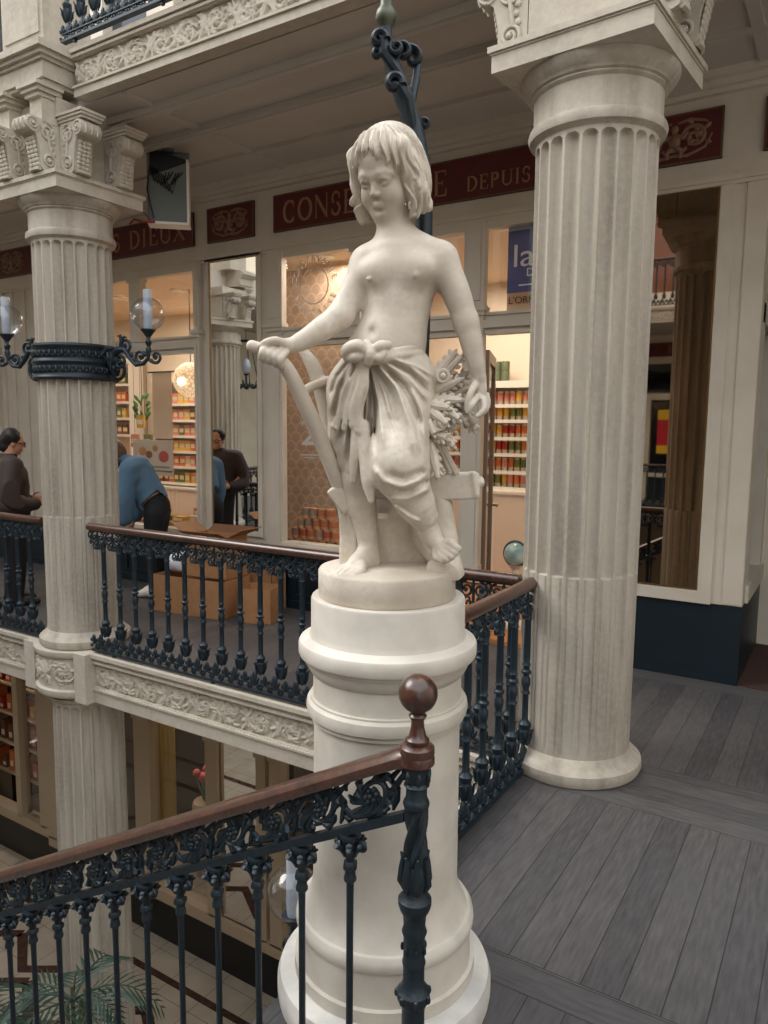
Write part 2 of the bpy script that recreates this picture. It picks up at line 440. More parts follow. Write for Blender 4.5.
link('curled_hair', V.mesh('curled_hair', M_MARBLE, smooth_it=1), statue); del V

# --- skirt knotted at the hips
V = Vol((-.27, -.31, .16), (.20, .2, .86), .003)
V.ell(P(386, 366, .005), (.122, .108, .075), .03, TR)
V.chain([P(363, 388, .02), P(356, 430, .012), P(355, 455, .005), P(357, 466, 0)], [.102, .076, .058, .050], .03)
V.chain([P(404, 386, -.02), P(400, 436, -.095), P(398, 464, -.125)], [.096, .083, .078], .05)
V.chain([P(398, 464, -.125), P(412, 496, -.098), P(423, 516, -.078)], [.076, .060, .044], .05)
V.chain([P(404, 440, .0), P(408, 478, -.01), P(412, 500, -.02)], [.075, .06, .04], .04)
V.chain([P(355, 395, .03), P(347, 435, .02)], [.08, .05], .03)
ax_, ay_, az_ = V.axes()
def q2(u, v): p = P(u, v, -.08); return (p[0], p[2])
def L2(*uv): return [(P(uv[i], uv[i + 1], -.08)[0], P(uv[i], uv[i + 1], -.08)[2]) for i in range(0, len(uv), 2)]
fl = 1.35 * fold2d(ax_, az_, [
    (L2(352, 362, 338, 382, 328, 412), .010, .009), (L2(355, 364, 342, 395, 334, 440), .012, .010), (L2(358, 366, 350, 400, 341, 462), .012, .010),
    (L2(362, 367, 358, 410, 349, 476), .013, .010), (L2(366, 367, 367, 410, 361, 470), .012, .011),
    (L2(356, 365, 346, 398, 337, 452), -.011, .008), (L2(360, 367, 354, 405, 345, 470), -.012, .008), (L2(364, 368, 363, 412, 355, 476), -.013, .008),
    (L2(368, 368, 371, 400, 366, 450, 368, 480), -.014, .010),
    (L2(372, 366, 384, 392, 390, 420), .010, .010), (L2(376, 364, 396, 388, 408, 425, 414, 455), .011, .010), (L2(374, 367, 389, 395, 398, 430), -.009, .009),
    (L2(380, 362, 406, 384, 420, 412, 424, 448), .012, .010), (L2(384, 362, 408, 378, 428, 402), .011, .009), (L2(382, 364, 408, 390, 419, 425), -.010, .008),
    (L2(388, 360, 410, 368, 430, 384), .010, .008), (L2(386, 362, 410, 374, 429, 394), -.009, .006),
    (L2(416, 478, 400, 484, 384, 478, 372, 464), .009, .010), (L2(420, 470, 404, 476, 388, 471), -.010, .009), (L2(424, 488, 406, 496, 390, 496), .008, .009),
    (L2(378, 365, 400, 383, 416, 408, 422, 430), -.010, .007), (L2(380, 366, 398, 392, 412, 428, 419, 452), .009, .007), (L2(388, 358, 414, 366, 432, 376), .009, .006), (L2(370, 368, 379, 402, 384, 445), .009, .008), (L2(368, 368, 374, 405, 377, 452), -.009, .007), (L2(372, 367, 384, 400, 394, 440), -.007, .007),
    (L2(348, 360, 336, 375, 329, 395), -.010, .006), (L2(350, 362, 338, 390, 331, 425), -.010, .006),
    (L2(424, 480, 408, 488, 394, 487), -.008, .008),     (L2(396, 505, 408, 514, 420, 520), .008, .006),
    (L2(346, 420, 338, 430, 329, 425), .008, .006), (L2(346, 424, 358, 432, 362, 424), .008, .006)])
mask = 1 / (1 + np.exp((ay_ - .02) / .02))
V.d -= fl[:, None, :] * mask[None, :, None]
# back and side folds, hanging
Xg = ax_[:, None, None]; Yg = ay_[None, :, None]; Zg = az_[None, None, :]
V.d += .006 * np.sin(34 * np.arctan2(Yg, Xg + .02 + .1 * (Zg - .5)) ) * (1 - mask)[None, :, None]
# rolled waist band, bow and hanging ends
V.chain([P(345, 353, -.06), P(353, 357, -.1), P(372, 360, -.125), P(398, 356, -.120), P(421, 352, -.060)], [.014, .016, .015, .012, .007], .008)
V.chain([P(352, 349, -.1), P(375, 354, -.13), P(400, 350, -.112), P(420, 346, -.055)], [.009, .011, .009, .006], .008)
for pts, rs in (([P(366, 352, -.14), P(358, 346, -.145), P(349, 350, -.125), P(347, 357, -.11)], [.013, .019, .021, .013]),
                ([P(364, 355, -.14), P(356, 357, -.142), P(349, 358, -.12)], [.011, .014, .012]),
                ([P(370, 352, -.142), P(380, 346, -.142), P(388, 345, -.13)], [.011, .015, .012]),
                ([P(371, 356, -.142), P(378, 358, -.145), P(383, 354, -.14)], [.011, .013, .011]),
                ([P(367, 343, -.13), P(370, 354, -.152), P(368, 362, -.145)], [.012, .015, .012])):
    V.chain(pts, rs, .005)
for uu, vv, b_, m_ in ((337, 424, -.055, 345), (344, 428, -.075, 350), (352, 425, -.095, 355), (360, 431, -.105, 361)):
    V.chain([P(364 + (uu - 350) * .2, 364, -.126), P(m_ + 5, 386, b_ - .028), P(m_ - 1, 408, b_ - .010), P(uu, vv, b_ - .004)], [.006, .009, .011, .009], .016)
V.chain([P(364, 425, -.10), P(365, 455, -.105), P(368, 480, -.115), P(371, 500, -.115)], [.016, .018, .020, .010], .012)
V.chain([P(357, 425, -.09), P(355, 455, -.085), P(353, 480, -.075)], [.016, .016, .010], .012)
link('knotted_skirt', V.mesh('knotted_skirt', M_MARBLE, smooth_it=1), statue); del V

# --- plough
V = Vol((-.47, -.2, .06), (.36, .24, .86), .0035)
V.chain([P(252, 346, -.085), P(262, 349, -.085), P(275, 356, -.085), P(288, 370, -.08), P(301, 396, -.06), P(318, 433, -.03), P(333, 470, .0), P(343, 500, .03), P(348, 535, .05)],
        [.017, .016, .018, .021, .023, .024, .023, .022, .02], .012)
link('plough_handle', V.mesh('plough_handle', M_MARBLE, smooth_it=2), statue)
V.d[:] = 1
V.chain([P(304, 352, .10), P(313, 366, .10), P(320, 385, .10), P(329, 425, .10), P(338, 470, .09), P(346, 520, .08)], [.016, .022, .024, .022, .02, .02], .012)
V.chain([P(302, 392, -.02), P(313, 386, .03), P(330, 380, .09)], [.014, .014, .014], .012)
link('plough_rear_handle', V.mesh('plough_rear_handle', M_MARBLE, smooth_it=2), statue)
V.d[:] = 1
V.box(P(425, 487, .05), (.165, .034, .041), .008, .01, [[.995, 0, .045], [0, 1, 0], [-.045, 0, .995]])
V.ell(P(480, 482, .05), (.014, .036, .018), .008)
V.chain([P(473, 474, .02), P(476, 494, .02)], .010, .006); V.chain([P(473, 474, .08), P(476, 494, .08)], .010, .006)
link('plough_beam', V.mesh('plough_beam', M_MARBLE, smooth_it=2), statue)
V.d[:] = 1
# mould board: a curved plate, and the slab of fibres beside the standing leg
sl = slice(None); ga = V.axes(); X = ga[0][:, None, None]; Y = ga[1][None, :, None]; Z = ga[2][None, None, :]
pc = P(400, 545, .06)
zz = Z - pc[2]; plate = np.abs(Y - pc[1] - .9 * (X - pc[0]) ** 2 + .25 * zz) - .016
inb = np.maximum(np.maximum(np.abs(X - pc[0] + .15 * zz) - .085 - .10 * np.clip(.05 - zz, 0, .12), zz - .15), -zz - .085)
V.d[:] = np.minimum(V.d, np.maximum(plate, inb))
V.d += .0012 * np.sin(120 * X + 30 * Z)
V.chain([P(408, 512, .055), P(418, 540, .02), P(436, 566, .0)], [.014, .014, .012], .008)
V.box(P(383, 515.5, .0), (.018, .012, .010), .004, .004)
link('plough_mouldboard', V.mesh('plough_mouldboard', M_MARBLE, smooth_it=2), statue)
V.d[:] = 1
V.box(P(342, 497, .04), (.026, .045, .042), .008, .01, [[.8, 0, .6], [0, 1, 0], [-.6, 0, .8]])
for i in range(7):
    V.chain([P(341 + 2.6 * i, 500 + 3 * i, .01 + .012 * (i % 3)), P(342 + 2.2 * i, 530 + i, .03), P(342 + 2.2 * i, 565 - .5 * i, .035)], [.009, .008, .009], .003)
link('plough_share', V.mesh('plough_share', M_MARBLE, smooth_it=1), statue)
V.d[:] = 1
# rock under the raised foot and the stump behind the wheat
V.chain([P(437, 498, .06), P(441, 525, .05), P(444, 560, .03), P(446, 583, .02)], [.045, .045, .052, .06], .03)
V.chain([P(436, 569, -.05), P(444, 574, -.06), P(450, 584, -.03)], [.03, .036, .04], .03)
V.d += .003 * np.sin(60 * X) * np.sin(50 * Z + 40 * Y)
link('tree_stump', V.mesh('tree_stump', M_MARBLE, smooth_it=2), statue); del V, X, Y, Z, plate, inb, zz
# --- the statue's own round plinth
mb = MB(); mb.lathe([(0, 0), (.205, 0), (.209, .006), (.209, .078), (.204, .085), (.15, .087), (0, .088)], 72)
mb.build('round_plinth', M_MARBLE, statue)
# --- wheat
def wheat_ear(a, b, w):
    mb = MB(); a = Vector(a); b = Vector(b); t = (b - a).normalized(); L = (b - a).length
    side = t.cross(Vector((.1, -1, .15))).normalized(); nrm = side.cross(t)
    mb.tube([a, a.lerp(b, .5), b], [w * .35, w * .55, w * .25], 8)
    n = max(4, int(L / .0195))
    for i in range(n):
        f = (i + .4) / n; sc = w * (.70 + .30 * sin(PI * min(1, f * 1.1)))
        for sg in (-1, 0, 1):
            d = (t * .80 + side * sg * .75 + nrm * (-.25 if sg else -.12)).normalized()
            c = a.lerp(b, f) + side * sg * sc * .46 + nrm * ((-.18 if sg else -.46) * sc) + t * (.009 if sg == 0 else 0)
            z = d; x = side if sg == 0 else z.orthogonal().normalized(); x = (x - z * x.dot(z)).normalized(); y = z.cross(x)
            Mx = Matrix((x, y, z)).transposed()
            mb.ell(c, (sc * .30, sc * .27, .0135), 8, 6, Mx)
    return mb
ears = [(424, 392, 455, 352, .03), (430, 386, 462, 356, .03), (425, 398, 461, 379, .03), (428, 402, 470, 388, .05), (424, 404, 449, 408, -.02),
        (432, 400, 462, 400, .0), (440, 396, 470, 408, .02), (426, 408, 447, 424, -.03), (438, 405, 459, 419, -.01), (447, 402, 466, 422, .03), (455, 402, 474, 424, .05),
        (422, 412, 434, 434, -.03), (440, 412, 455, 430, .02), (432, 430, 454, 446, -.01), (420, 438, 428, 470, .0), (430, 440, 438, 478, -.02), (432, 432, 446, 438, -.02),
        (416, 430, 422, 460, .03), (442, 390, 468, 372, .06), (462, 410, 475, 430, .06)]

mb = MB()
for i in range(16):
    e = ears[i]; s_ = P(424 + (i % 4), 405 + i % 5, .03); p_ = P(e[0], e[1], e[4] - .05)
    mb.tube([s_, (Vector(s_) + Vector(p_)) / 2, p_], [.008, .007, .006], 6)
for i, (u, v) in enumerate(((424, 470), (430, 478), (440, 474), (450, 472), (456, 474))):
    mb.tube([P(427 + i, 408, .03), P(428 + 2 * i, 436, .02), P(u, v, .02)], [.010, .011, .012], 7)
sh = mb.build('wheat_sheaf', M_MARBLE, statue)
for (u0, v0, u1, v1, b) in ears:
    wheat_ear(P(u0, v0, b - .05), P(u1, v1, b - .08), .029).build('wheat_ear', M_MARBLE, sh)
for i, (u, v, b) in enumerate(((443, 376, -.01), (440, 424, -.03))):
    mb = MB(); c = Vector(P(u, v, b - .07)); mb.tube([c + Vector((.016 * cos(a), 0, .016 * sin(a))) for a in [2 * PI * k / 16 for k in range(17)]], .006, 6); mb.ell(c, .011)
    mb.build('seed_head', M_MARBLE, sh)
# ------------------------------------------------------------------ more materials
class N:
    """tiny node helper"""
    def __init__(s, name, rough=.5):
        s.m = bpy.data.materials.new(name); s.m.use_nodes = True; s.nt = s.m.node_tree; s.b = s.nt.nodes['Principled BSDF']
        s.b.inputs['Roughness'].default_value = rough
        s.tc = s.nt.nodes.new('ShaderNodeTexCoord')
    def n(s, t, **k):
        x = s.nt.nodes.new(t)
        for a, b in k.items(): setattr(x, a, b)
        return x
    def l(s, a, b): s.nt.links.new(a, b)
    def val(s, x, inp):
        if isinstance(x, (int, float)): inp.default_value = x
        else: s.l(x, inp)
    def math(s, op, a, b=0., c=None):
        x = s.n('ShaderNodeMath', operation=op); s.val(a, x.inputs[0]); s.val(b, x.inputs[1])
        if c is not None: s.val(c, x.inputs[2])
        return x.outputs[0]
    def xyz(s, out='Object'):
        x = s.n('ShaderNodeSeparateXYZ'); s.l(s.tc.outputs[out], x.inputs[0]); return x.outputs
    def mix(s, f, a, b):
        x = s.n('ShaderNodeMix', data_type='RGBA'); s.val(f, x.inputs[0])
        for q, i in ((a, 6), (b, 7)):
            if isinstance(q, tuple): x.inputs[i].default_value = q + (1,)
            else: s.l(q, x.inputs[i])
        return x.outputs[2]
    def noise(s, sc, vec=None, det=4):
        x = s.n('ShaderNodeTexNoise'); x.inputs['Scale'].default_value = sc; x.inputs['Detail'].default_value = det
        s.l(vec if vec is not None else s.tc.outputs['Object'], x.inputs['Vector']); return x.outputs['Fac']
    def vec(s, x, y, z=0.):
        c = s.n('ShaderNodeCombineXYZ'); s.val(x, c.inputs[0]); s.val(y, c.inputs[1]); s.val(z, c.inputs[2]); return c.outputs[0]

def floor_mat():
    q = N('grey_oak_planks', .42); x, y, z = q.xyz()
    inb = lambda a, b: q.math('MULTIPLY', q.math('GREATER_THAN', y, a), q.math('LESS_THAN', y, b))
    band = q.math('MAXIMUM', q.math('MAXIMUM', inb(2.10, 2.24), inb(3.49, 4.0)), inb(5.46, 9.))
    def boards(a, w, off):
        t = q.math('DIVIDE', q.math('ADD', a, off), w); i = q.math('FLOOR', t); f = q.math('FRACT', t)
        e = q.math('MINIMUM', f, q.math('SUBTRACT', 1., f)); return i, q.math('LESS_THAN', e, .017)
    ix, sx = boards(x, .125, .003); iy, sy = boards(y, .14, 3.26 * 0 + .01)
    idx = q.math('ADD', q.math('MULTIPLY', ix, q.math('SUBTRACT', 1., band)), q.math('MULTIPLY', q.math('ADD', iy, 57.), band))
    pan = q.math('ADD', q.math('GREATER_THAN', y, 2.2), q.math('MULTIPLY', q.math('GREATER_THAN', y, 3.9), 2.))
    seam = q.math('ADD', q.math('MULTIPLY', sx, q.math('SUBTRACT', 1., band)), q.math('MULTIPLY', sy, band))
    for e in (2.10, 2.24, 3.49, 4.0, 5.46):
        seam = q.math('MAXIMUM', seam, q.math('LESS_THAN', q.math('ABSOLUTE', q.math('SUBTRACT', y, e)), .0025))
    wn = q.n('ShaderNodeTexWhiteNoise', noise_dimensions='2D'); q.l(q.vec(idx, pan), wn.inputs['Vector'])
    ga = q.noise(9, q.vec(q.math('ADD', q.math('MULTIPLY', x, 7.), q.math('MULTIPLY', idx, 3.7)), q.math('MULTIPLY', y, .9)), 6)
    gb = q.noise(9, q.vec(q.math('MULTIPLY', x, .9), q.math('ADD', q.math('MULTIPLY', y, 7.), q.math('MULTIPLY', idx, 3.7))), 6)
    gr = q.math('ADD', q.math('MULTIPLY', ga, q.math('SUBTRACT', 1., band)), q.math('MULTIPLY', gb, band))
    t = q.math('ADD', q.math('MULTIPLY', wn.outputs['Value'], .55), q.math('MULTIPLY', q.math('SUBTRACT', gr, .35), 1.5))
    c = q.mix(t, srgb(64, 63, 65), srgb(97, 94, 93))
    worn = q.math('MULTIPLY', q.math('SUBTRACT', q.noise(1.3), .45), 1.6)
    w2 = q.n('ShaderNodeClamp'); q.l(worn, w2.inputs[0])
    c = q.mix(w2.outputs[0], c, srgb(80, 80, 83)); c = q.mix(q.math('MULTIPLY', seam, .7), c, srgb(34, 32, 32))
    q.l(c, q.b.inputs['Base Color'])
    bp = q.n('ShaderNodeBump'); bp.inputs['Strength'].default_value = .25; bp.inputs['Distance'].default_value = .004
    q.l(q.math('SUBTRACT', gr, q.math('MULTIPLY', seam, 1.)), bp.inputs['Height']); q.l(bp.outputs[0], q.b.inputs['Normal'])
    q.b.inputs['Specular IOR Level'].default_value = .35
    return q.m
def scale_mat():
    """window film printed with rows of overlapping fish scales"""
    q = N('fish_scale_film', .35); x, y, z = q.xyz()
    w = .135; u = q.math('DIVIDE', x, w); v = q.math('DIVIDE', z, w * .70)
    # distance to arcs of the two staggered lattices
    def lat(du, dv):
        fu = q.math('SUBTRACT', q.math('FRACT', q.math('ADD', u, du)), .5); fv = q.math('FRACT', q.math('ADD', q.math('MULTIPLY', v, .5), dv))
        return q.math('SQRT', q.math('ADD', q.math('MULTIPLY', fu, fu), q.math('MULTIPLY', q.math('MULTIPLY', fv, fv), .9)))
    r1, r2_ = lat(0., 0.), lat(.5, .5)
    e = q.math('MINIMUM', q.math('ABSOLUTE', q.math('SUBTRACT', r1, .52)), q.math('ABSOLUTE', q.math('SUBTRACT', r2_, .52)))
    ln = q.math('LESS_THAN', e, .035)
    sh = q.math('SUBTRACT', 1., q.math('MULTIPLY', q.math('MINIMUM', r1, r2_), 1.2))
    c = q.mix(sh, srgb(204, 178, 154), srgb(188, 160, 136)); c = q.mix(ln, c, srgb(218, 196, 174))
    q.l(c, q.b.inputs['Base Color']); return q.m
def glass_mat(name, tint=(.97, .97, .97), refl=1., rough=0.):
    m = bpy.data.materials.new(name); m.use_nodes = True; nt = m.node_tree; nt.nodes.clear()
    o = nt.nodes.new('ShaderNodeOutputMaterial'); a = nt.nodes.new('ShaderNodeBsdfTransparent'); a.inputs[0].default_value = tint + (1,)
    g = nt.nodes.new('ShaderNodeBsdfGlossy'); g.inputs['Roughness'].default_value = rough; x = nt.nodes.new('ShaderNodeMixShader')
    f = nt.nodes.new('ShaderNodeLayerWeight'); f.inputs[0].default_value = .5
    p = nt.nodes.new('ShaderNodeMath'); p.operation = 'POWER'; p.inputs[1].default_value = 3.; nt.links.new(f.outputs['Facing'], p.inputs[0])
    k = nt.nodes.new('ShaderNodeMath'); k.operation = 'MULTIPLY_ADD'; k.inputs[1].default_value = .5 * refl; k.inputs[2].default_value = .05 * refl; nt.links.new(p.outputs[0], k.inputs[0])
    nt.links.new(k.outputs[0], x.inputs[0]); nt.links.new(a.outputs[0], x.inputs[1]); nt.links.new(g.outputs[0], x.inputs[2]); nt.links.new(x.outputs[0], o.inputs[0])
    return m
STREAK = (1, 1, .12)
M_STONE = mat('aged_limestone', srgb(184, 175, 162), .8, spec=.2, noise=[(14, srgb(158, 148, 134), .8, 7, (1, 1, .06)), (6, srgb(132, 123, 112), .45, 9, (1, 1, .2)), (40, srgb(196, 188, 174), .25, 5)], bump=(45, .25))
M_STONE2 = mat('pale_limestone', srgb(188, 179, 165), .8, spec=.2, noise=[(5, srgb(164, 154, 140), .6, 8), (30, srgb(200, 191, 177), .5, 4)], bump=(60, .15))
M_PED = mat('painted_plaster', srgb(206, 199, 188), .6, spec=.3, noise=[(2.5, srgb(192, 184, 171), .8, 6), (9, srgb(160, 152, 142), .35, 9)], bump=(25, .08))
M_PEDB = mat('veined_marble', srgb(214, 210, 203), .5, noise=[(6, srgb(160, 160, 158), .6, 10), (20, srgb(195, 190, 182), .5)])
M_CREAM = mat('cream_paint', srgb(208, 198, 183), .5, spec=.3, noise=(3, srgb(192, 180, 162), .5), bump=(30, .03))
M_CEIL = mat('ceiling_plaster', srgb(192, 184, 174), .8, noise=(1.5, srgb(178, 169, 159), .5))
M_TEAL = mat('dark_teal_paint', srgb(19, 34, 42), .4, noise=(4, srgb(15, 27, 33), .6))
M_RED = mat('oxblood_paint', srgb(92, 26, 24), .55, noise=(6, srgb(74, 20, 20), .7))
M_GILT = mat('dull_gilt_letters', srgb(162, 118, 90), .45, metal=.2)
M_GILT2 = mat('worn_gilt_relief', srgb(128, 96, 76), .5, metal=.15)
M_IRON = mat('painted_cast_iron', srgb(30, 42, 50), .46, metal=.25, noise=(30, srgb(22, 32, 38), .7), bump=(120, .15))
M_IRON2 = mat('blue_painted_iron', srgb(32, 45, 54), .44, metal=.25, noise=(30, srgb(30, 46, 58), .6))
M_WOOD = mat('varnished_mahogany', srgb(68, 42, 33), .30, coat=.4, noise=[(14, srgb(42, 26, 21), .8, 6, (.25, 1, 1)), (50, srgb(120, 76, 52), .3)])
M_FLOOR = floor_mat(); M_FILM = scale_mat()
M_GLASS = glass_mat('window_glass', refl=.8); M_GLOBE = glass_mat('lamp_glass', (.93, .95, .98), 1.6)
M_MIRROR = mat('silvered_mirror', (.86, .85, .82), .015, metal=1.)
M_MIRROR2 = mat('smoky_mirror', (.50, .42, .34), .02, metal=1.)
M_BRASS = mat('brass_bead', srgb(150, 118, 70), .35, metal=.8)

# ------------------------------------------------------------------ floors, slabs, ceilings
mb = MB(); mb.box(-1.42, 4, 1.53, 5.65, -.3, 0); mb.box(-.80, 4, -4, 1.53, -.3, 0); mb.box(-12, -1.42, 3.722, 5.65, -.3, 0)
mb.lathe([(0, -.3), (.34, -.3), (.34, -.003), (0, -.003)], 40, (-1.165, 1.9, 0))
fl = struct(mb.build('floor', M_FLOOR))
mb = MB(); mb.box(-1.46, 4, 1.58, 3.62, -.42, -.302); mb.box(-.84, 4, -4, 1.50, -.42, -.302); mb.box(-12, 4, 3.66, 5.8, -.42, -.302)
struct(mb.build('ceiling_lower', M_CEIL))
mb = MB(); mb.box(-12, 4, 3.735, 5.80, 4.15, 4.30)
for y0 in (3.98, 4.44): mb.box(-12, 4, y0, y0 + .10, 4.10, 4.15); mb.box(-12, 4, y0 + .03, y0 + .07, 4.085, 4.10)
mb.box(-12, 4, 5.05, 5.12, 4.12, 4.15)
for x0 in (-9.4, -4.60, -1.75, -.66): mb.box(x0, x0 + .07, 3.74, 5.6, 4.13, 4.15)
struct(mb.build('ceiling', M_CEIL))

def ribbon(pts): return [(float(a), float(b)) for a, b in pts]
def spiral(cx, cz, R, turns, ph, dr=1, n=18, inner=.22):
    return [(cx + cos(ph + dr * turns * 2 * PI * i / n) * R * (1 - (1 - inner) * i / n), cz + sin(ph + dr * turns * 2 * PI * i / n) * R * (1 - (1 - inner) * i / n)) for i in range(n + 1)]
def relief(L, Hh, h=.007, amp=.022, seed=1):
    """height field of a scrolling acanthus frieze"""
    r = random.Random(seed); nx, nz = int(L / h) + 1, int(Hh / h) + 1
    xs = np.linspace(0, L, nx)[:, None]; zs = np.linspace(0, Hh, nz)[None, :]; A = np.zeros((nx, nz))
    def stroke(pts, w0, w1, a):
        for i in range(len(pts) - 1):
            (x0, z0), (x1, z1) = pts[i], pts[i + 1]; t0 = i / (len(pts) - 1); w = w0 + (w1 - w0) * t0
            a0, a1 = max(0, int((min(x0, x1) - 2.5 * w) / h)), min(nx, int((max(x0, x1) + 2.5 * w) / h) + 2)
            if a1 <= a0: continue
            X = xs[a0:a1]; dx, dz = x1 - x0, z1 - z0; q = dx * dx + dz * dz + 1e-9
            t = np.clip(((X - x0) * dx + (zs - z0) * dz) / q, 0, 1); d = np.hypot(X - x0 - t * dx, zs - z0 - t * dz)
            A[a0:a1] = np.maximum(A[a0:a1], a * np.sqrt(np.clip(1 - (d / w) ** 2, 0, 1)))
    p = Hh * 1.45; n = max(1, round(L / p)); p = L / n
    for k in range(n):
        cx = (k + .5) * p; up = 1 if k % 2 else -1; cz = Hh * .5
        sp = spiral(cx, cz, Hh * .40, 1.35, -PI / 2 * up + PI, up, 26, .25)
        stroke([(cx - p * .62, cz - up * Hh * .38), (cx - p * .5, cz - up * Hh * .1)] + sp, .014, .010, .75)
        for j in range(7):
            a = 2 * PI * j / 7; stroke([(cx, cz), (cx + cos(a) * Hh * .15, cz + sin(a) * Hh * .15)], .012, .014, .9)
        stroke([(cx - .001, cz), (cx + .001, cz)], .016, .016, 1.15)
        for j in range(16):
            i = 1 + int(j * 1.5); bx, bz = sp[min(i, 25)]; a = math.atan2(bz - cz, bx - cx) + r.uniform(-.5, .5) + up * .9; q = Hh * r.uniform(.16, .30)
            m_ = (bx + cos(a) * q * .6, bz + sin(a) * q * .6); e = (m_[0] + cos(a + up * .9) * q * .6, m_[1] + sin(a + up * .9) * q * .6)
            stroke([(bx, bz), m_, e], .011, .013, r.uniform(.5, 1.05))
        for sx in (-.5, .5):
            for j in range(7):
                b_ = cx + sx * p; e = (b_ + r.uniform(-.45, .45) * Hh, cz + (j - 3) * Hh * .145); stroke([(b_, cz), ((b_ + e[0]) / 2 + .02, (cz + e[1]) / 2), e], .012, .015, r.uniform(.6, .95))
    edge = np.minimum(1, np.minimum(zs, Hh - zs) / (Hh * .06)); return xs[:, 0], zs[0], A * amp * edge
def fascia(mbs, rel, x0, x1, y, z0, z1, rz0, rz1, seed):
    """beam face looking to -y with a sunk, carved panel between rails"""
    mbs.box(x0, x1, y, y + .10, z0, rz0); mbs.box(x0, x1, y, y + .10, rz1, z1); mbs.box(x0, x1, y + .04, y + .10, rz0, rz1)
    mbs.box(x0, x1, y - .015, y, rz0 - .022, rz0 - .006); mbs.box(x0, x1, y - .015, y, rz1 + .006, rz1 + .024)
    mbs.box(x0, x1, y - .03, y, z1 - .03, z1)
    X, Z, A = relief(x1 - x0, rz1 - rz0, seed=seed)
    rel.grid([[(x0 + X[i], y + .032 - A[i, j], rz0 + Z[j]) for j in range(len(Z))] for i in range(len(X))])
for nm, x0, x1, z0, z1, r0, r1, sd in (('lower', -5.0, -1.46, -.40, .0, -.275, -.085, 3), ('lower_left', -9.2, -5.72, -.40, .0, -.275, -.085, 5), ('upper', -4.95, -1.62, 4.15, 4.47, 4.228, 4.408, 8), ('upper_right', -.74, 4, 4.15, 4.47, 4.228, 4.408, 10), ('upper_left', -9.2, -5.8, 4.15, 4.47, 4.228, 4.408, 9)):
    a, b = MB(), MB(); fascia(a, b, x0, x1, 3.62, z0, z1, r0, r1, sd)
    o = struct(a.build('trim_fascia_' + nm, M_STONE2)); b.build('acanthus_relief', M_STONE2, o)
# edge of the side gallery, above and below
mb = MB(); mb.box(-1.46, -1.40, 2.28, 3.62, -.40, -.001); mb.box(-1.475, -1.40, 2.28, 3.62, -.06, -.001); struct(mb.build('trim_slab_edge', M_STONE2))
# upper gallery: floor, wall with windows
mb = MB(); mb.box(-12, 4, 3.725, 5.8, 4.40, 4.485); struct(mb.build('floor_upper', M_STONE2))
mb = MB(); mb.box(-12, 4, 5.65, 5.8, 4.49, 5.2); mb.box(-12, 4, 5.65, 5.8, 7.2, 8.4)
for i in range(15): mb.box(-12 + 1.1 * i, -11.6 + 1.1 * i, 5.65, 5.8, 5.2, 7.2)
struct(mb.build('wall_upper_back', M_CREAM))
mb = MB(); mb.box(-12, 4, 5.78, 5.84, 5.2, 7.2); struct(mb.build('window_1', mat('dark_window', srgb(60, 66, 72), .08)))

# ------------------------------------------------------------------ columns
def flute_shaft(r0, r1, z0, z1, zc=None, nf=22, rnd_top=True):
    """fluted shaft; below zc the flutes are filled (cabled)"""
    sub = 14; seg = nf * sub; zs = []
    fw_ = 2 * PI * r0 / nf * .36; dep = .035
    if zc is not None: zs += [z0, z0 + .02] + list(np.linspace(z0 + .04, zc - .01, 6)) + [zc, zc + .006]
    else: zs += [z0] + [z0 + .01 + fw_ * k / 6 for k in range(7)]
    zs += list(np.linspace(zs[-1] + .02, z1 - fw_ - .035, 10)) + [z1 - .03 - fw_ + fw_ * k / 8 for k in range(9)] + [z1]
    rows = []
    for z in zs:
        t = (z - z0) / (z1 - z0); R = r0 + (r1 - r0) * t; row = []
        cab = zc is not None and z <= zc
        for j in range(seg):
            a = 2 * PI * (j / seg); s_ = (j % sub) / sub * 2 - 1; w = .78; d = 0.
            if cab:
                d = .007 * (1 if .56 < abs(s_) < .74 else 0) + (.002 if abs(s_) <= .56 else 0)
                if z < z0 + .03: d = 0
            else:
                ww = w
                if z > z1 - .03 - fw_: q = (z - (z1 - .03 - fw_)) / fw_; ww = w * math.sqrt(max(0, 1 - q * q))
                if zc is None and z < z0 + .01 + fw_: q = 1 - (z - z0 - .01) / fw_; ww = w * math.sqrt(max(0, 1 - min(1, q) ** 2))
                if ww > .02 and abs(s_) < ww: d = dep * math.sqrt(1 - (s_ / ww) ** 2) ** .8 * (ww / w)
            row.append(((R - d) * cos(a), (R - d) * sin(a), z))
        row.append(row[0]); rows.append(row)
    mb = MB(); mb.grid(rows); return mb
ME_SHAFT = flute_shaft(.294, .297, .12, 3.21, 1.06).mesh('column_shaft', M_STONE)
ME_LOW = flute_shaft(.30, .282, -4.05, -.47, None).mesh('column_shaft', M_STONE)
mb = MB(); mb.lathe([(.30, 0), (.352, .004), (.362, .03), (.358, .065), (.335, .085), (.312, .10), (.300, .125), (.29, .13)], 64); ME_BASE = mb.mesh('column_base', M_STONE)
mb = MB(); mb.lathe([(.295, 3.195), (.306, 3.205), (.328, 3.215), (.336, 3.24), (.330, 3.262), (.314, 3.27), (.311, 3.285), (.311, 3.405), (.320, 3.41), (.328, 3.417), (.322, 3.427), (.336, 3.433), (.341, 3.443), (.352, 3.45), (.370, 3.475), (.381, 3.495), (.381, 3.506)], 72)
ME_CAP = mb.mesh('column_capital', M_STONE)
def abacus():
    mb = MB()
    for h, z0, z1 in ((.388, 3.502, 3.582), (.394, 3.582, 3.592), (.404, 3.592, 3.62)): mb.box(-h, h, -h, h, z0, z1)
    return mb.mesh('abacus', M_STONE2)
ME_ABA = abacus()
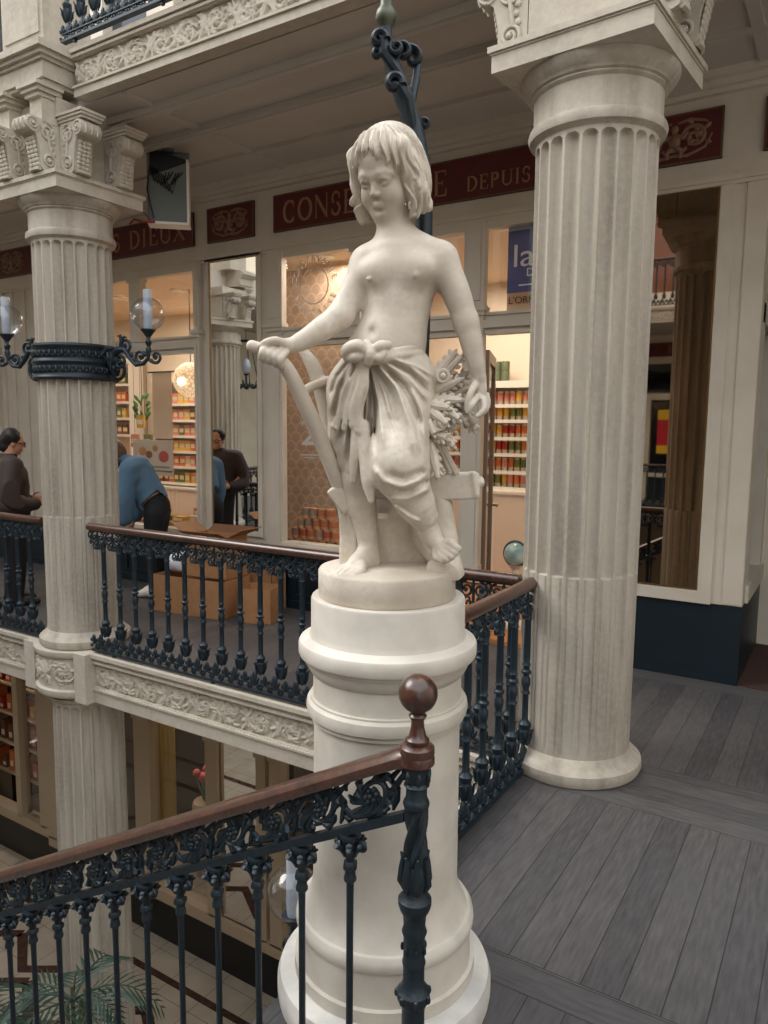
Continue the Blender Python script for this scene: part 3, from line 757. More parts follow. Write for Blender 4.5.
def console():
    """scrolled bracket projecting to +x, standing at z = 0"""
    mb = MB(); w = .075
    poly = [(0, 0), (.115, 0), (.14, .012), (.150, .04), (.150, .075), (.155, .13), (.168, .19), (.182, .235), (.205, .25), (.245, .262), (.268, .30), (.262, .34), (.235, .358), (0, .36)]
    mb.prism(poly, -w, w)
    Mx = RX(PI / 2)
    for (cx, cz, R) in ((.212, .303, .056),):
        mb.lathe([(R * .98, -w - .008), (R, -w), (R, w), (R * .98, w + .008), (0, w + .008)], 24, (0, 0, 0), T(cx, 0, cz) @ Mx); mb.lathe([(0, -w - .008), (R * .98, -w - .008)], 24, (0, 0, 0), T(cx, 0, cz) @ Mx)
        for sg in (-1, 1):
            mb.tube([(x_, sg * (w + .010), z_) for x_, z_ in spiral(cx, cz, R * .92, 2.0, -PI / 2, 1, 30, .12)], .0075, 6)
            mb.ell((cx, sg * (w + .012), cz), .013, 8, 5)
    for cx, cz, R, dr in ((.095, .275, .066, 1), (.088, .075, .056, -1)):
        for sg in (-1, 1):
            mb.tube([(x_, sg * (w + .006), z_) for x_, z_ in spiral(cx, cz, R, 1.9, PI / 2 * dr, dr, 28, .14)], .009, 6); mb.ell((cx, sg * (w + .008), cz), .014, 8, 5)
    for sg in (-1, 1):
        mb.tube([(.15, sg * (w + .004), .30), (.10, sg * (w + .006), .27), (.085, sg * (w + .006), .2), (.075, sg * (w + .006), .12)], [.012, .013, .012, .010], 6)
        for k in range(5): mb.ell((.05 + .012 * (k % 2), sg * (w + .003), .13 + .042 * k), (.02, .008, .016), 7, 5)
    for k in range(7):
        for q in (-.036, 0, .036): mb.ell((.152 + .0055 * k, q, .05 + .028 * k), (.012, .020, .019), 8, 6)
    mb.tube([(.148, -.055, .018), (.160, 0, .016), (.148, .055, .018)], .016, 6)
    for k in range(3): mb.tube([(.262 + .004, -.05 + .05 * k, .33), (.272, -.05 + .05 * k, .30), (.258, -.05 + .05 * k, .262)], .009, 6)
    return mb.mesh('bracket', M_STONE2)
ME_CON = console()
mb = MB()
for h, z0, z1 in ((.0, .36, .38), (.012, .38, .40), (.022, .40, .42)): mb.box(0, .27 + h, -.085 - h, .085 + h, z0, z1)
ME_CTOP = mb.mesh('top_slab', M_STONE2)

def column(x, y, rz, label, grp=None):
    c = thing('fluted_column', label, 'column', (x, y, 0), rz, grp)
    for n, me in (('column_base', ME_BASE), ('column_shaft', ME_SHAFT), ('column_capital', ME_CAP), ('abacus', ME_ABA)): link(n, me, c)
    return c
def bracket(x, y, rz, label, slab=True):
    b = thing('console_bracket', label, 'bracket', (x, y, 3.62), rz, 'scrolled brackets above the columns')
    link('scroll_body', ME_CON, b)
    if slab: link('top_slab', ME_CTOP, b)
CR_, CL_ = (-1.18, 3.85), (-5.36, 3.85)
column(*CR_, rad(-5), 'fluted stone column beside the dark doorway, short railing running into it')
column(*CL_, 0, 'fluted stone column girdled by the black iron lamp band')
column(-9.55, 1.45, rad(20), 'fluted stone column seen only in the tall clear mirror')
for (cx, cy, sides, w, dw) in ((*CR_, 'LR', 'on the column beside the dark doorway', 'near'), (*CL_, 'FRL', 'on the column with the lamp band', 'near'), (-9.55, 1.45, 'FRL', 'on the mirrored column', 'near')):
    mb = MB(); mb.box(cx - .27, cx + .27, cy - .27, cy + .27, 3.60, 4.16)
    mb.box(cx - .30, cx + .30, cy - .30, cy + .30, 4.02, 4.155)
    if 'F' in sides:   # pedestal block of the storey above, carried forward over the void
        for h, z0, z1 in ((-.02, 4.215, 4.24), (0, 4.24, 4.355), (.02, 4.355, 4.38), (.045, 4.38, 4.41), (.075, 4.41, 4.455), (.02, 4.455, 4.49)): mb.box(cx - .34 - h, cx + .34 + h, 3.42 - h + (cy - 3.85), 3.75 + (cy - 3.85), z0, z1)
        for sx in (-.2, .2):
            mb.box(cx + sx - .07, cx + sx + .07, cy - .40, cy - .25, 3.962, 4.13)
            for h, z0, z1 in ((.01, 4.13, 4.16), (.03, 4.16, 4.19), (.05, 4.19, 4.216)): mb.box(cx + sx - .07 - h, cx + sx + .07 + h, cy - .42 - h, cy - .25, z0, z1)
        mb.box(cx - .25, cx + .25, cy - .35, cy + .05, 4.49, 5.6); mb.box(cx - .21, cx + .21, cy - .36, cy - .34, 4.6, 5.5)
    struct(mb.build('trim_pier_block', M_STONE2))
    for sd in sides:
        for q, nq in ((-.19, 'front'), (.19, 'rear')):
            if sd == 'R': bracket(cx + .277, cy + q, 0, 'scrolled stone bracket, %s one on the right flank, %s' % (nq, w))
            if sd == 'L': bracket(cx - .277, cy + q, PI, 'scrolled stone bracket, %s one on the left flank, %s' % (nq, w))
            if sd == 'F': bracket(cx + q, cy - .265, -PI / 2, 'scrolled stone bracket, %s one facing the void, %s' % ('left' if q < 0 else 'right', w), False)
# the carved drum at floor level and the column below it
mb = MB(); mb.lathe([(0, -.42), (.31, -.42), (.33, -.40), (.385, -.385), (.40, -.36), (.40, -.325), (.375, -.315), (.372, -.06), (.395, -.05), (.405, -.03), (.405, -.002), (0, -.001)], 56, (CL_[0], CL_[1], 0))
mb.box(CL_[0] + .26, CL_[0] + .40, CL_[1] - .31, CL_[1] - .05, -.40, -.002); mb.box(CL_[0] - .40, CL_[0] - .26, CL_[1] - .31, CL_[1] - .05, -.40, -.002)
o = struct(mb.build('trim_column_drum', M_STONE2))
X, Z, A = relief(.66, .21, seed=12)
mb = MB(); mb.grid([[(CL_[0] + (.372 + A[i, j]) * cos(-PI / 2 + (X[i] - .33) / .372), CL_[1] + (.372 + A[i, j]) * sin(-PI / 2 + (X[i] - .33) / .372), -.29 + Z[j]) for j in range(len(Z))] for i in range(len(X))]); mb.build('acanthus_relief', M_STONE2, o)
def low_column(x, y, label):
    c = thing('lower_column', label, 'column', (x, y, -4.33))
    def sh(n, me): link(n, me, c, (0, 0, 4.33))
    sh('column_shaft', ME_LOW)
    mb = MB(); mb.lathe([(.283, -.47), (.30, -.462), (.318, -.45), (.318, -.44), (.33, -.425), (.33, -.42)], 56); sh('column_capital', mb.mesh('column_capital', M_STONE))
    mb = MB(); mb.lathe([(.36, -4.33), (.36, -4.2), (.37, -4.18), (.375, -4.15), (.36, -4.11), (.32, -4.08), (.30, -4.05)], 56); sh('column_base', mb.mesh('column_base', M_STONE))
    return c
low_column(*CL_, 'fluted stone column on the lower level, under the carved drum')
low_column(-1.165, 1.9, 'lower fluted column hidden beneath the statue pedestal')

# ------------------------------------------------------------------ statue pedestal
ped = thing('statue_pedestal', 'round cream pedestal with moulded rings carrying the marble statue', 'pedestal', (-1.170, 1.9, 0))
mb = MB(); mb.lathe([(0, .0), (.340, 0), (.343, .02), (.343, .06), (.334, .085), (.30, .095), (0, .095)], 80); mb.build('marble_foot', M_PEDB, ped)
mb = MB(); mb.lathe([(.27, .095), (.288, .097), (.288, .135), (.276, .137), (.274, .165), (.272, .245), (.279, .247), (.284, .262), (.281, .280), (.272, .292), (.262, .294), (.250, .312), (.238, .345), (.231, .375), (.229, .40), (.226, .915), (.236, .916), (.236, .928), (.246, .934), (.250, .952), (.247, .970), (.238, .978), (.238, .984), (.229, .985),
    (.228, 1.055), (.236, 1.062), (.246, 1.078), (.252, 1.100), (.258, 1.101), (.258, 1.113), (.270, 1.114), (.273, 1.122), (.273, 1.150), (.269, 1.158), (.256, 1.163), (.241, 1.172), (.235, 1.188), (.235, 1.283), (.232, 1.29), (0, 1.29)], 96)
mb.build('drum', M_PED, ped)

# ------------------------------------------------------------------ shop front (y = 5.65)
def frame_box(mb, x0, x1, z0, z1, y0=5.60, y1=5.72): mb.box(x0, x1, y0, y1, z0, z1)
mb = MB()
mb.box(-12, 4, 5.65, 5.80, 3.45, 4.15)                                       # sign band
for (y0, z0, z1) in ((5.60, 4.03, 4.06), (5.56, 4.06, 4.10), (5.51, 4.10, 4.15)): mb.box(-12, 4, y0, 5.65, z0, z1)
mb.box(-12, -.57, 5.61, 5.65, 3.465, 3.50); mb.box(-12, -.57, 5.625, 5.65, 3.44, 3.465)
struct(mb.build('wall_back', M_CREAM))
mb = MB()   # mirror bay, piers
mb.box(-5.85, -4.78, 5.65, 5.80, .57, 3.45)
mb.box(-1.47, -.57, 5.65, 5.80, .57, 3.45)
mb.box(-9.62, -8.45, 5.65, 5.80, .57, 3.45)
for x0, x1 in ((-5.85, -5.77), (-4.86, -4.67), (-2.76, -2.58), (-8.62, -8.47), (-9.6, -9.4), (-1.53, -1.45)):
    mb.box(x0, x1, 5.60, 5.67, .57, 3.44); mb.box(x0 + .03, x1 - .03, 5.588, 5.60, .62, 2.64); mb.box(x0 + .03, x1 - .03, 5.588, 5.60, 2.82, 3.40)
    mb.box(x0 - .015, x1 + .015, 5.58, 5.66, 2.70, 2.78); mb.box(x0 - .03, x1 + .03, 5.565, 5.66, 2.735, 2.765); mb.box(x0 - .012, x1 + .012, 5.585, 5.66, .57, .66)
# raised border round the mirrors
def rim(mb, x0, x1, z0, z1, w, y0, y1):
    mb.box(x0 - w, x0, y0, y1, z0 - w, z1 + w); mb.box(x1, x1 + w, y0, y1, z0 - w, z1 + w); mb.box(x0, x1, y0, y1, z0 - w, z0); mb.box(x0, x1, y0, y1, z1, z1 + w)
for x_ in (-9.33, -9.12, -8.86, -8.70): mb.box(x_, x_ + .05, 5.625, 5.65, .6, 3.44)
rim(mb, -5.655, -5.01, .735, 3.445, .055, 5.625, 5.65); rim(mb, -1.30, -.865, .655, 3.445, .09, 5.632, 5.65)
mb.box(-.70, -.575, 5.638, 5.65, .58, 3.44)
# transom bars and mullions of the shop windows
for x0, x1 in ((-8.45, -5.85), (-4.67, -2.76), (-2.58, -1.53), (-12, -9.62)):
    mb.box(x0, x1, 5.63, 5.72, 2.55, 2.72); mb.box(x0, x1, 5.60, 5.63, 2.60, 2.66); mb.box(x0, x1, 5.615, 5.72, 2.70, 2.725); mb.box(x0, x1, 5.63, 5.72, 3.38, 3.45)
for x0, x1 in ((-6.86, -6.69), (-3.885, -3.79)):
    mb.box(x0, x1, 5.62, 5.71, 2.72, 3.45); mb.box(x0 - .02, x1 + .02, 5.605, 5.71, 3.34, 3.38)
mb.box(-3.87, -3.81, 5.63, 5.71, .68, 2.55); mb.box(-10.3, -10.2, 5.63, 5.7, .6, 3.45)
for x0, x1 in ((-8.45, -5.85), (-4.67, -2.76), (-12, -9.62)): mb.box(x0, x1, 5.60, 5.74, .57, .67); mb.box(x0, x1, 5.57, 5.60, .62, .65)
# return wall of the dark doorway on the right
mb.box(-.72, -.57, 5.80, 5.95, .57, 3.45); mb.box(-.72, -.57, 6.75, 6.9, .57, 3.45); mb.box(-.70, -.55, 5.80, 6.9, .57, .70); mb.box(-.70, -.57, 5.80, 6.9, 2.55, 2.68); mb.box(-.72, -.40, 6.9, 7.5, .0, 3.45)
mb.box(-.40, -.30, 6.9, 7.0, .72, 3.45); mb.box(-.42, -.05, 6.84, 7.0, .66, .74)
struct(mb.build('wall_back_frames', M_CREAM))
mb = MB()
for x0, x1 in ((-12, -2.80), (-1.47, -.57)): mb.box(x0, x1, 5.66, 5.80, .0, .57); mb.box(x0, x1, 5.645, 5.66, 0, .08)
for x0, x1 in ((-4.6, -3.9), (-3.8, -2.9), (-8.4, -7.2), (-7.1, -5.9), (-5.75, -4.9)): rim(mb, x0 + .05, x1 - .05, .15, .5, .03, 5.645, 5.66)
mb.box(-.72, -.57, 5.80, 6.9, 0, .57); mb.box(-.56, 2., 7.4, 7.6, 0, 3.4); mb.box(1.6, 1.75, 5.7, 7.6, 0, 3.4); mb.box(-.57, 2, 5.8, 7.6, 3.45, 3.6); mb.box(-1.46, 4, 7.62, 7.75, -.3, 4.2); mb.box(-1.46, -.73, 5.82, 7.6, 3.46, 3.6); mb.box(1.75, 4, 5.66, 5.8, 0, 3.45); mb.box(-.70, -.66, 5.9, 6.8, .6, 3.44)
struct(mb.build('baseboard_back', M_TEAL))
mb = MB(); mb.box(-.57, 2, 5.655, 7.5, -.02, .004); struct(mb.build('floor_doorway', mat('brown_doormat', srgb(78, 52, 42), .9, noise=(60, srgb(60, 40, 34), .8))))
# glass
n_ = 2
for x0, x1, z0, z1 in ((-8.45, -5.85, .67, 2.55), (-8.45, -6.86, 2.72, 3.38), (-6.69, -5.85, 2.72, 3.38), (-4.67, -3.885, 2.72, 3.38), (-3.79, -2.76, 2.72, 3.38), (-2.58, -1.53, 2.72, 3.38), (-4.67, -3.87, .67, 2.55), (-3.81, -2.76, .67, 2.55), (-12, -10.3, .67, 2.55), (-10.2, -9.62, .67, 2.55)):
    mb = MB(); mb.box(x0, x1, 5.676, 5.682, z0, z1); struct(mb.build('window_%d' % n_, M_GLASS)); n_ += 1
# mirrors
def mirror(x0, x1, z0, z1, label, m):
    t = thing('wall_mirror', label, 'mirror', ((x0 + x1) / 2, 5.64, z0)); w = (x1 - x0) / 2; h = z1 - z0
    mb = MB(); mb.box(-w, w, 0., .008, 0, h); mb.build('mirror_glass', m, t)
    mb = MB(); rim(mb, -w + .008, w - .008, .008, h - .008, .008, -.006, .004); mb.build('brass_bead', M_BRASS, t)
mirror(-5.65, -5.015, .74, 3.44, 'tall narrow mirror reflecting the dark jacketed man, in the cream shop front', M_MIRROR)
mirror(-1.295, -.87, .66, 3.44, 'tall brownish mirror on the cream pier right of the big column', M_MIRROR2)
# signs
def text(s, size, m, parent, loc, width=None, ext=.004, name='lettering'):
    cu = bpy.data.curves.new(name, 'FONT'); cu.body = s; cu.size = size; cu.extrude = ext; cu.align_x = 'LEFT'
    o = bpy.data.objects.new(name, cu); COL.objects.link(o)
    dg = bpy.context.evaluated_depsgraph_get(); me = bpy.data.meshes.new_from_object(o.evaluated_get(dg))
    bpy.data.objects.remove(o); me.materials.clear(); me.materials.append(m)
    xs = [v.co.x for v in me.vertices]
    if width and xs:
        k = width / (max(xs) - min(xs)); x0 = min(xs)
        for v in me.vertices: v.co.x = (v.co.x - x0) * k
    return link(name, me, parent, loc, (PI / 2, 0, 0))
def serif(me_obj): return me_obj
def sign(x0, x1, label, z0=3.622, z1=3.955, y=5.628):
    t = thing('sign_board', label, 'sign', (x0, y, z0)); L = x1 - x0; h = z1 - z0
    mb = MB(); mb.box(0, L, 0, .018, 0, h); mb.build('board', M_RED, t)
    mb = MB(); rim(mb, .012, L - .012, .012, h - .012, .012, -.008, .014); mb.build('moulding', mat_edge, t)
    return t
mat_edge = mat('dark_gilt_edge', srgb(96, 72, 54), .5)
def letters(s, h, m, parent, x, z, width):
    """roman capitals with serifs: stems, bowls and arms cut from flat bars"""
    W = {'C': .92, 'O': 1., 'N': 1., 'S': .68, 'E': .76, 'R': .88, 'V': .95, 'I': .42, 'D': .95, 'P': .78, 'U': .95, '1': .5, '9': .72, '3': .7, '2': .72, ' ': .5, 'L': .74, 'X': .95, 'M': 1.15, 'A': .95}
    tot = sum(W[c] + .16 for c in s) - .16; k = width / tot
    tk, tn = .15, .06; mb = MB(); cx = 0
    def bar(p, q, w):
        d = Vector((q[0] - p[0], 0, q[1] - p[1])); nn = Vector((-d.z, 0, d.x)).normalized() * w / 2
        mb.prism([(p[0] + nn.x, p[1] + nn.z), (p[0] - nn.x, p[1] - nn.z), (q[0] - nn.x, q[1] - nn.z), (q[0] + nn.x, q[1] + nn.z)], -.006, 0)
    def stem(x_, w=tk, z0=0, z1=1):
        bar((x_, z0), (x_, z1), w)
        for zz, ok in ((.02, z0 == 0), (.98, z1 == 1)):
            if ok: bar((x_ - w * .95, zz), (x_ + w * .95, zz), .04)
    def arc(cx_, cz, rx, rz, a0, a1, n=14, thick=lambda a: tk * abs(cos(a)) + tn * abs(sin(a))):
        pts = []
        for i in range(n + 1):
            a = rad(a0 + (a1 - a0) * i / n); pts.append((cx_ + rx * cos(a), cz + rz * sin(a), thick(a)))
        for i in range(n): bar(pts[i][:2], pts[i + 1][:2], (pts[i][2] + pts[i + 1][2]) / 2 + .01)
    for c in s:
        w = W[c]; x0 = cx
        st = len(mb.v)
        if c == 'C': arc(w * .52, .5, w * .45, .46, 50, 310); bar((w * .82, .66), (w * .82, .92), .05); bar((w * .82, .10), (w * .82, .30), .05)
        elif c == 'O': arc(w * .5, .5, w * .43, .46, 0, 360, 24)
        elif c == 'N': stem(.14, .06); stem(w - .12, .06); bar((.13, .97), (w - .12, .03), tk)
        elif c == 'S': arc(w * .5, .73, w * .34, .24, 20, 235, 12, lambda a: .09); arc(w * .5, .27, w * .38, .25, 75, -160, 12, lambda a: .11); bar((w * .84, .70), (w * .84, .92), .05); bar((w * .12, .06), (w * .12, .28), .05)
        elif c in 'EL':
            stem(.18); bar((.18, .03), (w * .95, .03), tn); bar((w * .92, .02), (w * .97, .28), .05)
            if c == 'E': bar((.18, .97), (w * .9, .97), tn); bar((.18, .52), (w * .7, .52), tn); bar((w * .88, .78), (w * .9, .97), .05); bar((w * .68, .42), (w * .68, .62), .05)
        elif c in 'RP':
            stem(.18); arc(w * .42, .74, w * .4, .23, -90, 90, 12); bar((.18, .97), (w * .44, .97), tn); bar((.18, .51), (w * .44, .51), tn)
            if c == 'R': bar((w * .45, .5), (w * .95, .02), tk)
        elif c == 'V': bar((.06, .98), (w * .5, .02), tk); bar((w * .5, .02), (w - .06, .98), tn); bar((0, .98), (.2, .98), .04); bar((w - .2, .98), (w, .98), .04)
        elif c == 'I': stem(w * .5)
        elif c == '1': stem(w * .55); bar((w * .2, .8), (w * .5, .97), tn)
        elif c == 'D': stem(.18); arc(w * .36, .5, w * .54, .47, -90, 90, 14); bar((.18, .97), (w * .4, .97), tn); bar((.18, .03), (w * .4, .03), tn)
        elif c == 'U': bar((.16, .98), (.16, .35), tk); bar((w - .14, .98), (w - .14, .35), tn); arc(w * .51, .35, w * .36, .32, 180, 360, 12, lambda a: .09); bar((.02, .98), (.32, .98), .04); bar((w - .28, .98), (w, .98), .04)
        elif c == 'X': bar((.1, .97), (w - .1, .03), tk); bar((w - .1, .97), (.1, .03), tn); [bar((q - .12, zz), (q + .12, zz), .04) for q in (.12, w - .12) for zz in (.02, .98)]
        elif c == 'M': stem(.14, .06); stem(w - .14, tk); bar((.14, .97), (w * .5, .1), tk); bar((w * .5, .1), (w - .14, .97), tn)
        elif c == 'A': bar((.06, .02), (w * .5, .98), tn); bar((w * .5, .98), (w - .06, .02), tk); bar((w * .25, .36), (w * .75, .36), tn); bar((0, .02), (.2, .02), .04); bar((w - .24, .02), (w, .02), .04)
        elif c == '9': arc(w * .5, .68, w * .36, .28, 0, 360, 16); bar((w * .84, .66), (w * .4, .02), .10)
        elif c == '2': arc(w * .5, .7, w * .36, .27, 190, -40, 14); bar((w * .8, .55), (w * .12, .05), .09); bar((w * .1, .04), (w * .92, .04), .09)
        elif c == '3': arc(w * .46, .74, w * .33, .23, 150, -90, 12); arc(w * .46, .27, w * .38, .25, 90, -150, 12)
        mb.xf(Matrix.Translation((cx, 0, 0)), st); cx += w + .16
    mb.xf(Matrix.Diagonal((k, 1, h, 1)))
    return mb.build('lettering', m, parent, (x, -.001, z))
t = sign(-4.785, -1.56, 'long dark red sign board reading CONSERVERIE DEPUIS behind the statue head')
letters('CONSERVERIE', .205, M_GILT, t, .12, .062, 1.72); letters('DEPUIS', .115, M_GILT, t, 2.02, .062, .54); letters('1932', .205, M_GILT, t, 2.68, .062, .42)
t = sign(-8.45, -5.855, 'dark red sign board reading LES DIEUX over the left shop')
letters('LES DIEUX', .19, M_GILT, t, 1.00, .075, 1.48)
sign(.0 - .72 + .10, .9, 'plain dark red sign board over the dark doorway at far right')
sign(-12, -9.62, 'dark red sign board at the far left edge beyond the jacketed man')
def ornament_sign(x0, x1, label, figure=False):
    t = sign(x0, x1, label); L = x1 - x0; mb = MB(); c = L / 2; z = .167
    for sg in (-1, 1):
        mb.tube([(c + sg * a, -.004, b) for a, b in spiral(.13, z, .085, 1.6, PI, -1, 24, .15)], .014, 6, .6, up=(0, 1, 0))
        mb.tube([(c, -.004, .06), (c + sg * .09, -.004, .05), (c + sg * .2, -.004, .09), (c + sg * .24, -.004, .17)], [.012, .013, .010, .006], 6, .6, up=(0, 1, 0))
        mb.tube([(c + sg * .02, -.004, .27), (c + sg * .10, -.004, .285), (c + sg * .2, -.004, .26), (c + sg * .23, -.004, .22)], [.009, .012, .008, .005], 6, .6, up=(0, 1, 0))
        for j in range(6):
            a = j * PI / 3; mb.ell((c + sg * .13 + .03 * cos(a), -.005, z + .03 * sin(a)), (.014, .008, .014), 8, 5)
        for j in range(4): mb.ell((c + sg * (.06 + .05 * j), -.004, .09 + .045 * j), (.030, .009, .015), 8, 5, RY(-sg * .7)); mb.ell((c + sg * (.10 + .04 * j), -.004, .27 - .05 * j), (.024, .008, .013), 8, 5, RY(sg * .6))
    mb.ell((c, -.006, .232), (.026, .016, .030), 10, 8); mb.ell((c, -.006, .155), (.040, .016, .058), 10, 8); mb.ell((c, -.006, .11), (.034, .016, .03), 10, 8)
    for sg in (-1, 1):
        mb.tube([(c + sg * .02, -.006, .185), (c + sg * .06, -.006, .17), (c + sg * .085, -.006, .21)], [.017, .015, .011], 7)
        mb.tube([(c + sg * .012, -.006, .11), (c + sg * .05, -.006, .08), (c + sg * .04, -.006, .04)], [.022, .019, .011], 7)
    mb.build('gilt_arabesque', M_GILT2, t)
ornament_sign(-5.655, -5.035, 'small dark red panel with gilt scrollwork above the clear mirror')
ornament_sign(-1.49, -.87, 'small dark red panel with gilt figure scrollwork right of the column capital')
ornament_sign(-9.45, -8.62, 'small dark red panel with gilt scrollwork half hidden behind the left column')
# ------------------------------------------------------------------ railings
def bal_prof(z0=.15, z1=.885):
    return [(0, z0), (.014, z0), (.020, z0 + .01), (.030, z0 + .03), (.033, z0 + .06), (.024, z0 + .085), (.030, z0 + .10), (.033, z0 + .115), (.020, z0 + .13), (.0165, z0 + .14), (.0165, .42), (.023, .43), (.0165, .445), (.0175, .46), (.023, .475), (.0225, .505), (.0165, .515), (.0165, .53), (.026, .538), (.026, .548), (.0165, .556), (.0165, .575), (.022, .582), (.0165, .592), (.0185, .62), (.017, z1 - .07), (.0215, z1 - .06), (.017, z1 - .05), (.022, z1 - .02), (.022, z1), (0, z1)]
def cup_leaves(mb, z, r=.033, n=6, h=.085):
    for k in range(n):
        a = 2 * PI * k / n; u = Vector((cos(a), sin(a), 0))
        mb.tube([u * (r * .7) + Vector((0, 0, z)), u * (r * 1.05) + Vector((0, 0, z + h * .45)), u * (r * 1.15) + Vector((0, 0, z + h * .85)), u * (r * 1.5) + Vector((0, 0, z + h))], [.006, .014, .011, .004], 5, .5, up=u)
mb = MB(); mb.lathe(bal_prof(), 12); cup_leaves(mb, .15); ME_BAL = mb.mesh('baluster', M_IRON2)
HR_PROF = [(-.030, 0), (-.036, .012), (-.036, .028), (-.026, .042), (-.010, .050), (.010, .050), (.026, .042), (.036, .028), (.036, .012), (.030, 0)]
def scroll_lace(L, w, z0, h, r=.0075):
    """openwork band of paired volutes, hanging below the hand rail"""
    mb = MB(); n = max(1, round(L / w)); w = L / n
    mb.box(0, L, -.010, .010, z0 + h - .012, z0 + h)
    for k in range(n):
        c = (k + .5) * w
        for sg in (-1, 1):
            mb.tube([(c + sg * a, 0, b) for a, b in spiral(w * .24, z0 + h * .56, h * .33, 1.5, PI / 2, -1, 14, .2)], r, 5)
            mb.tube([(c + sg * a, 0, b) for a, b in spiral(w * .20, z0 + h * .16, h * .17, 1.1, -PI / 2, 1, 9, .3)], r * .9, 5)
            mb.ell((c + sg * w * .24, 0, z0 + h * .56), (.010, .012, .010), 7, 5)
        mb.tube([(c, 0, z0 + h), (c, 0, z0 + h * .2), (c, 0, z0 - .004)], [r, r * 1.2, r * .7], 5)
        mb.ell((c, -.004, z0 + h * .72), (.012, .014, .018), 7, 5); mb.ell((c, 0, z0 + h * .30), (.009, .012, .014), 7, 5)
        mb.ell((k * w + .006, 0, z0 + h * .35), (.008, .010, .022), 7, 5)
        mb.tube([(k * w + w * .11 * cos(a), 0, z0 + h * .72 + h * .17 * sin(a)) for a in [2 * PI * i / 10 for i in range(11)]], r * .9, 5)
        for sg in (-1, 1): mb.ell((c + sg * w * .40, 0, z0 + h * .40), (.012, .010, .020), 7, 5, RY(sg * .6)); mb.ell((c + sg * w * .10, 0, z0 + h * .06), (.010, .009, .014), 7, 5)
    return mb
def leaf_lace(L, w, z0, h, r=.007):
    """upright leaves with rings between, along the foot"""
    mb = MB(); n = max(1, round(L / w)); w = L / n
    mb.box(0, L, -.012, .012, z0 + h * .30, z0 + h * .36)
    for k in range(n):
        for q, big in ((.5, 1.), (0.02, .62)):
            c = (k + q) * w
            mb.ell((c, 0, z0 + h * .60), (w * .13 * big + .004, .014, h * .34 * big + .01), 8, 6)
            for sg in (-1, 1):
                mb.ell((c + sg * w * .15, 0, z0 + h * .52), (w * .075, .012, h * .22 * big), 7, 5, RY(sg * .5))
                mb.ell((c + sg * w * .17, 0, z0 + h * .16), (w * .085, .011, h * .10), 7, 5)
        mb.tube([((k + .26) * w + w * .1 * cos(a), 0, z0 + h * .16 + h * .12 * sin(a)) for a in [2 * PI * i / 8 for i in range(9)]], r, 5)
        mb.tube([((k + .76) * w + w * .1 * cos(a), 0, z0 + h * .16 + h * .12 * sin(a)) for a in [2 * PI * i / 8 for i in range(9)]], r, 5)
    return mb
def railing(label, x, y, z, rz, L, first, step, nb, ends=(0, 0), grp=None):
    t = thing('iron_railing', label, 'railing', (x, y, z), rz, grp)
    mb = MB(); mb.sweep([(-ends[0], 0, .985), (L + ends[1], 0, .985)], HR_PROF, sm=True); mb.build('handrail', M_WOOD, t)
    scroll_lace(L, step, .838, .145).build('scroll_frieze', M_IRON2, t)
    leaf_lace(L, step, .035, .125).build('leaf_frieze', M_IRON2, t)
    mb = MB(); mb.box(0, L, -.022, .022, .018, .036); mb.build('bottom_bar', M_IRON2, t)
    for k in range(nb): link('baluster', ME_BAL, t, (first + k * step, 0, 0))
    mb = MB()
    for k in range(0, nb, 6): mb.box(first + (k + .5) * step - .012, first + (k + .5) * step + .012, -.012, .012, -.01 if z < 1 else 0, .02)
    mb.build('foot_pin', M_IRON2, t)
    return t
railing('blue-black iron railing with wooden rail between the two fluted columns', -4.98, 3.645, 0.0, 0, 3.55, .155, .1765, 20, (.0, .0))
railing('blue-black iron railing with wooden rail in front of the jacketed man', -8.9, 3.645, 0.0, 0, 3.32, .12, .1765, 18, (0, 0))
railing('short iron railing with brown rail between the pedestal and the big column', -1.35, 2.225, 0.0, PI / 2, 1.42, .11, .1765, 8, (.0, .05))
railing('blue painted iron railing of the upper gallery at the top left', -5.0, 3.58, 4.492, 0, 3.4, .06, .15, 20)
railing('iron railing stub at the top left corner beyond the white pier', -8.9, 3.60, 4.50, 0, 3.24, .10, .15, 20)

# ------------------------------------------------------------------ stair railing
SX, SY, SL = -.865, 1.551, .524      # newel position and slope of the flight (falling towards -x)
t = thing('stair_railing', 'black cast-iron stair railing with brown wooden handrail sweeping down to the left', 'railing', (SX, SY, 0))
def rz_(d): return 1.012 - SL * max(0, d - .03) - .006      # rail top over the run d
LN = 3.1
ptsr = [(-d, 0, rz_(d) - .045) for d in (0, .02, .05, .09, .14, .2, .4, .8, 1.2, 1.6, 2.0, 2.4, 2.8, LN)]
mb = MB(); mb.sweep([Vector(p) for p in ptsr], [(-.030, -.004), (-.037, .010), (-.037, .024), (-.028, .036), (-.010, .045), (.010, .045), (.028, .036), (.037, .024), (.037, .010), (.030, -.004)], sm=True)
mb.build('handrail', M_WOOD, t)
def sp(d, h): return (-d, 0, rz_(d) - .045 + h)            # point on the flight: run d, height h under the rail
mb = MB(); mb.sweep([sp(d, -.155) for d in (.03, .3, 1, 2, LN)], [(-.014, 0), (-.014, .026), (.014, .026), (.014, 0)]); mb.build('lower_bar', M_IRON, t)
mb = MB()
HB = .125
def lace(a, b, y=0): d = a; p = sp(d, -.128 + b); return (p[0], y, p[2])
w = .165; d0 = .05; k = 0
r3 = random.Random(4)
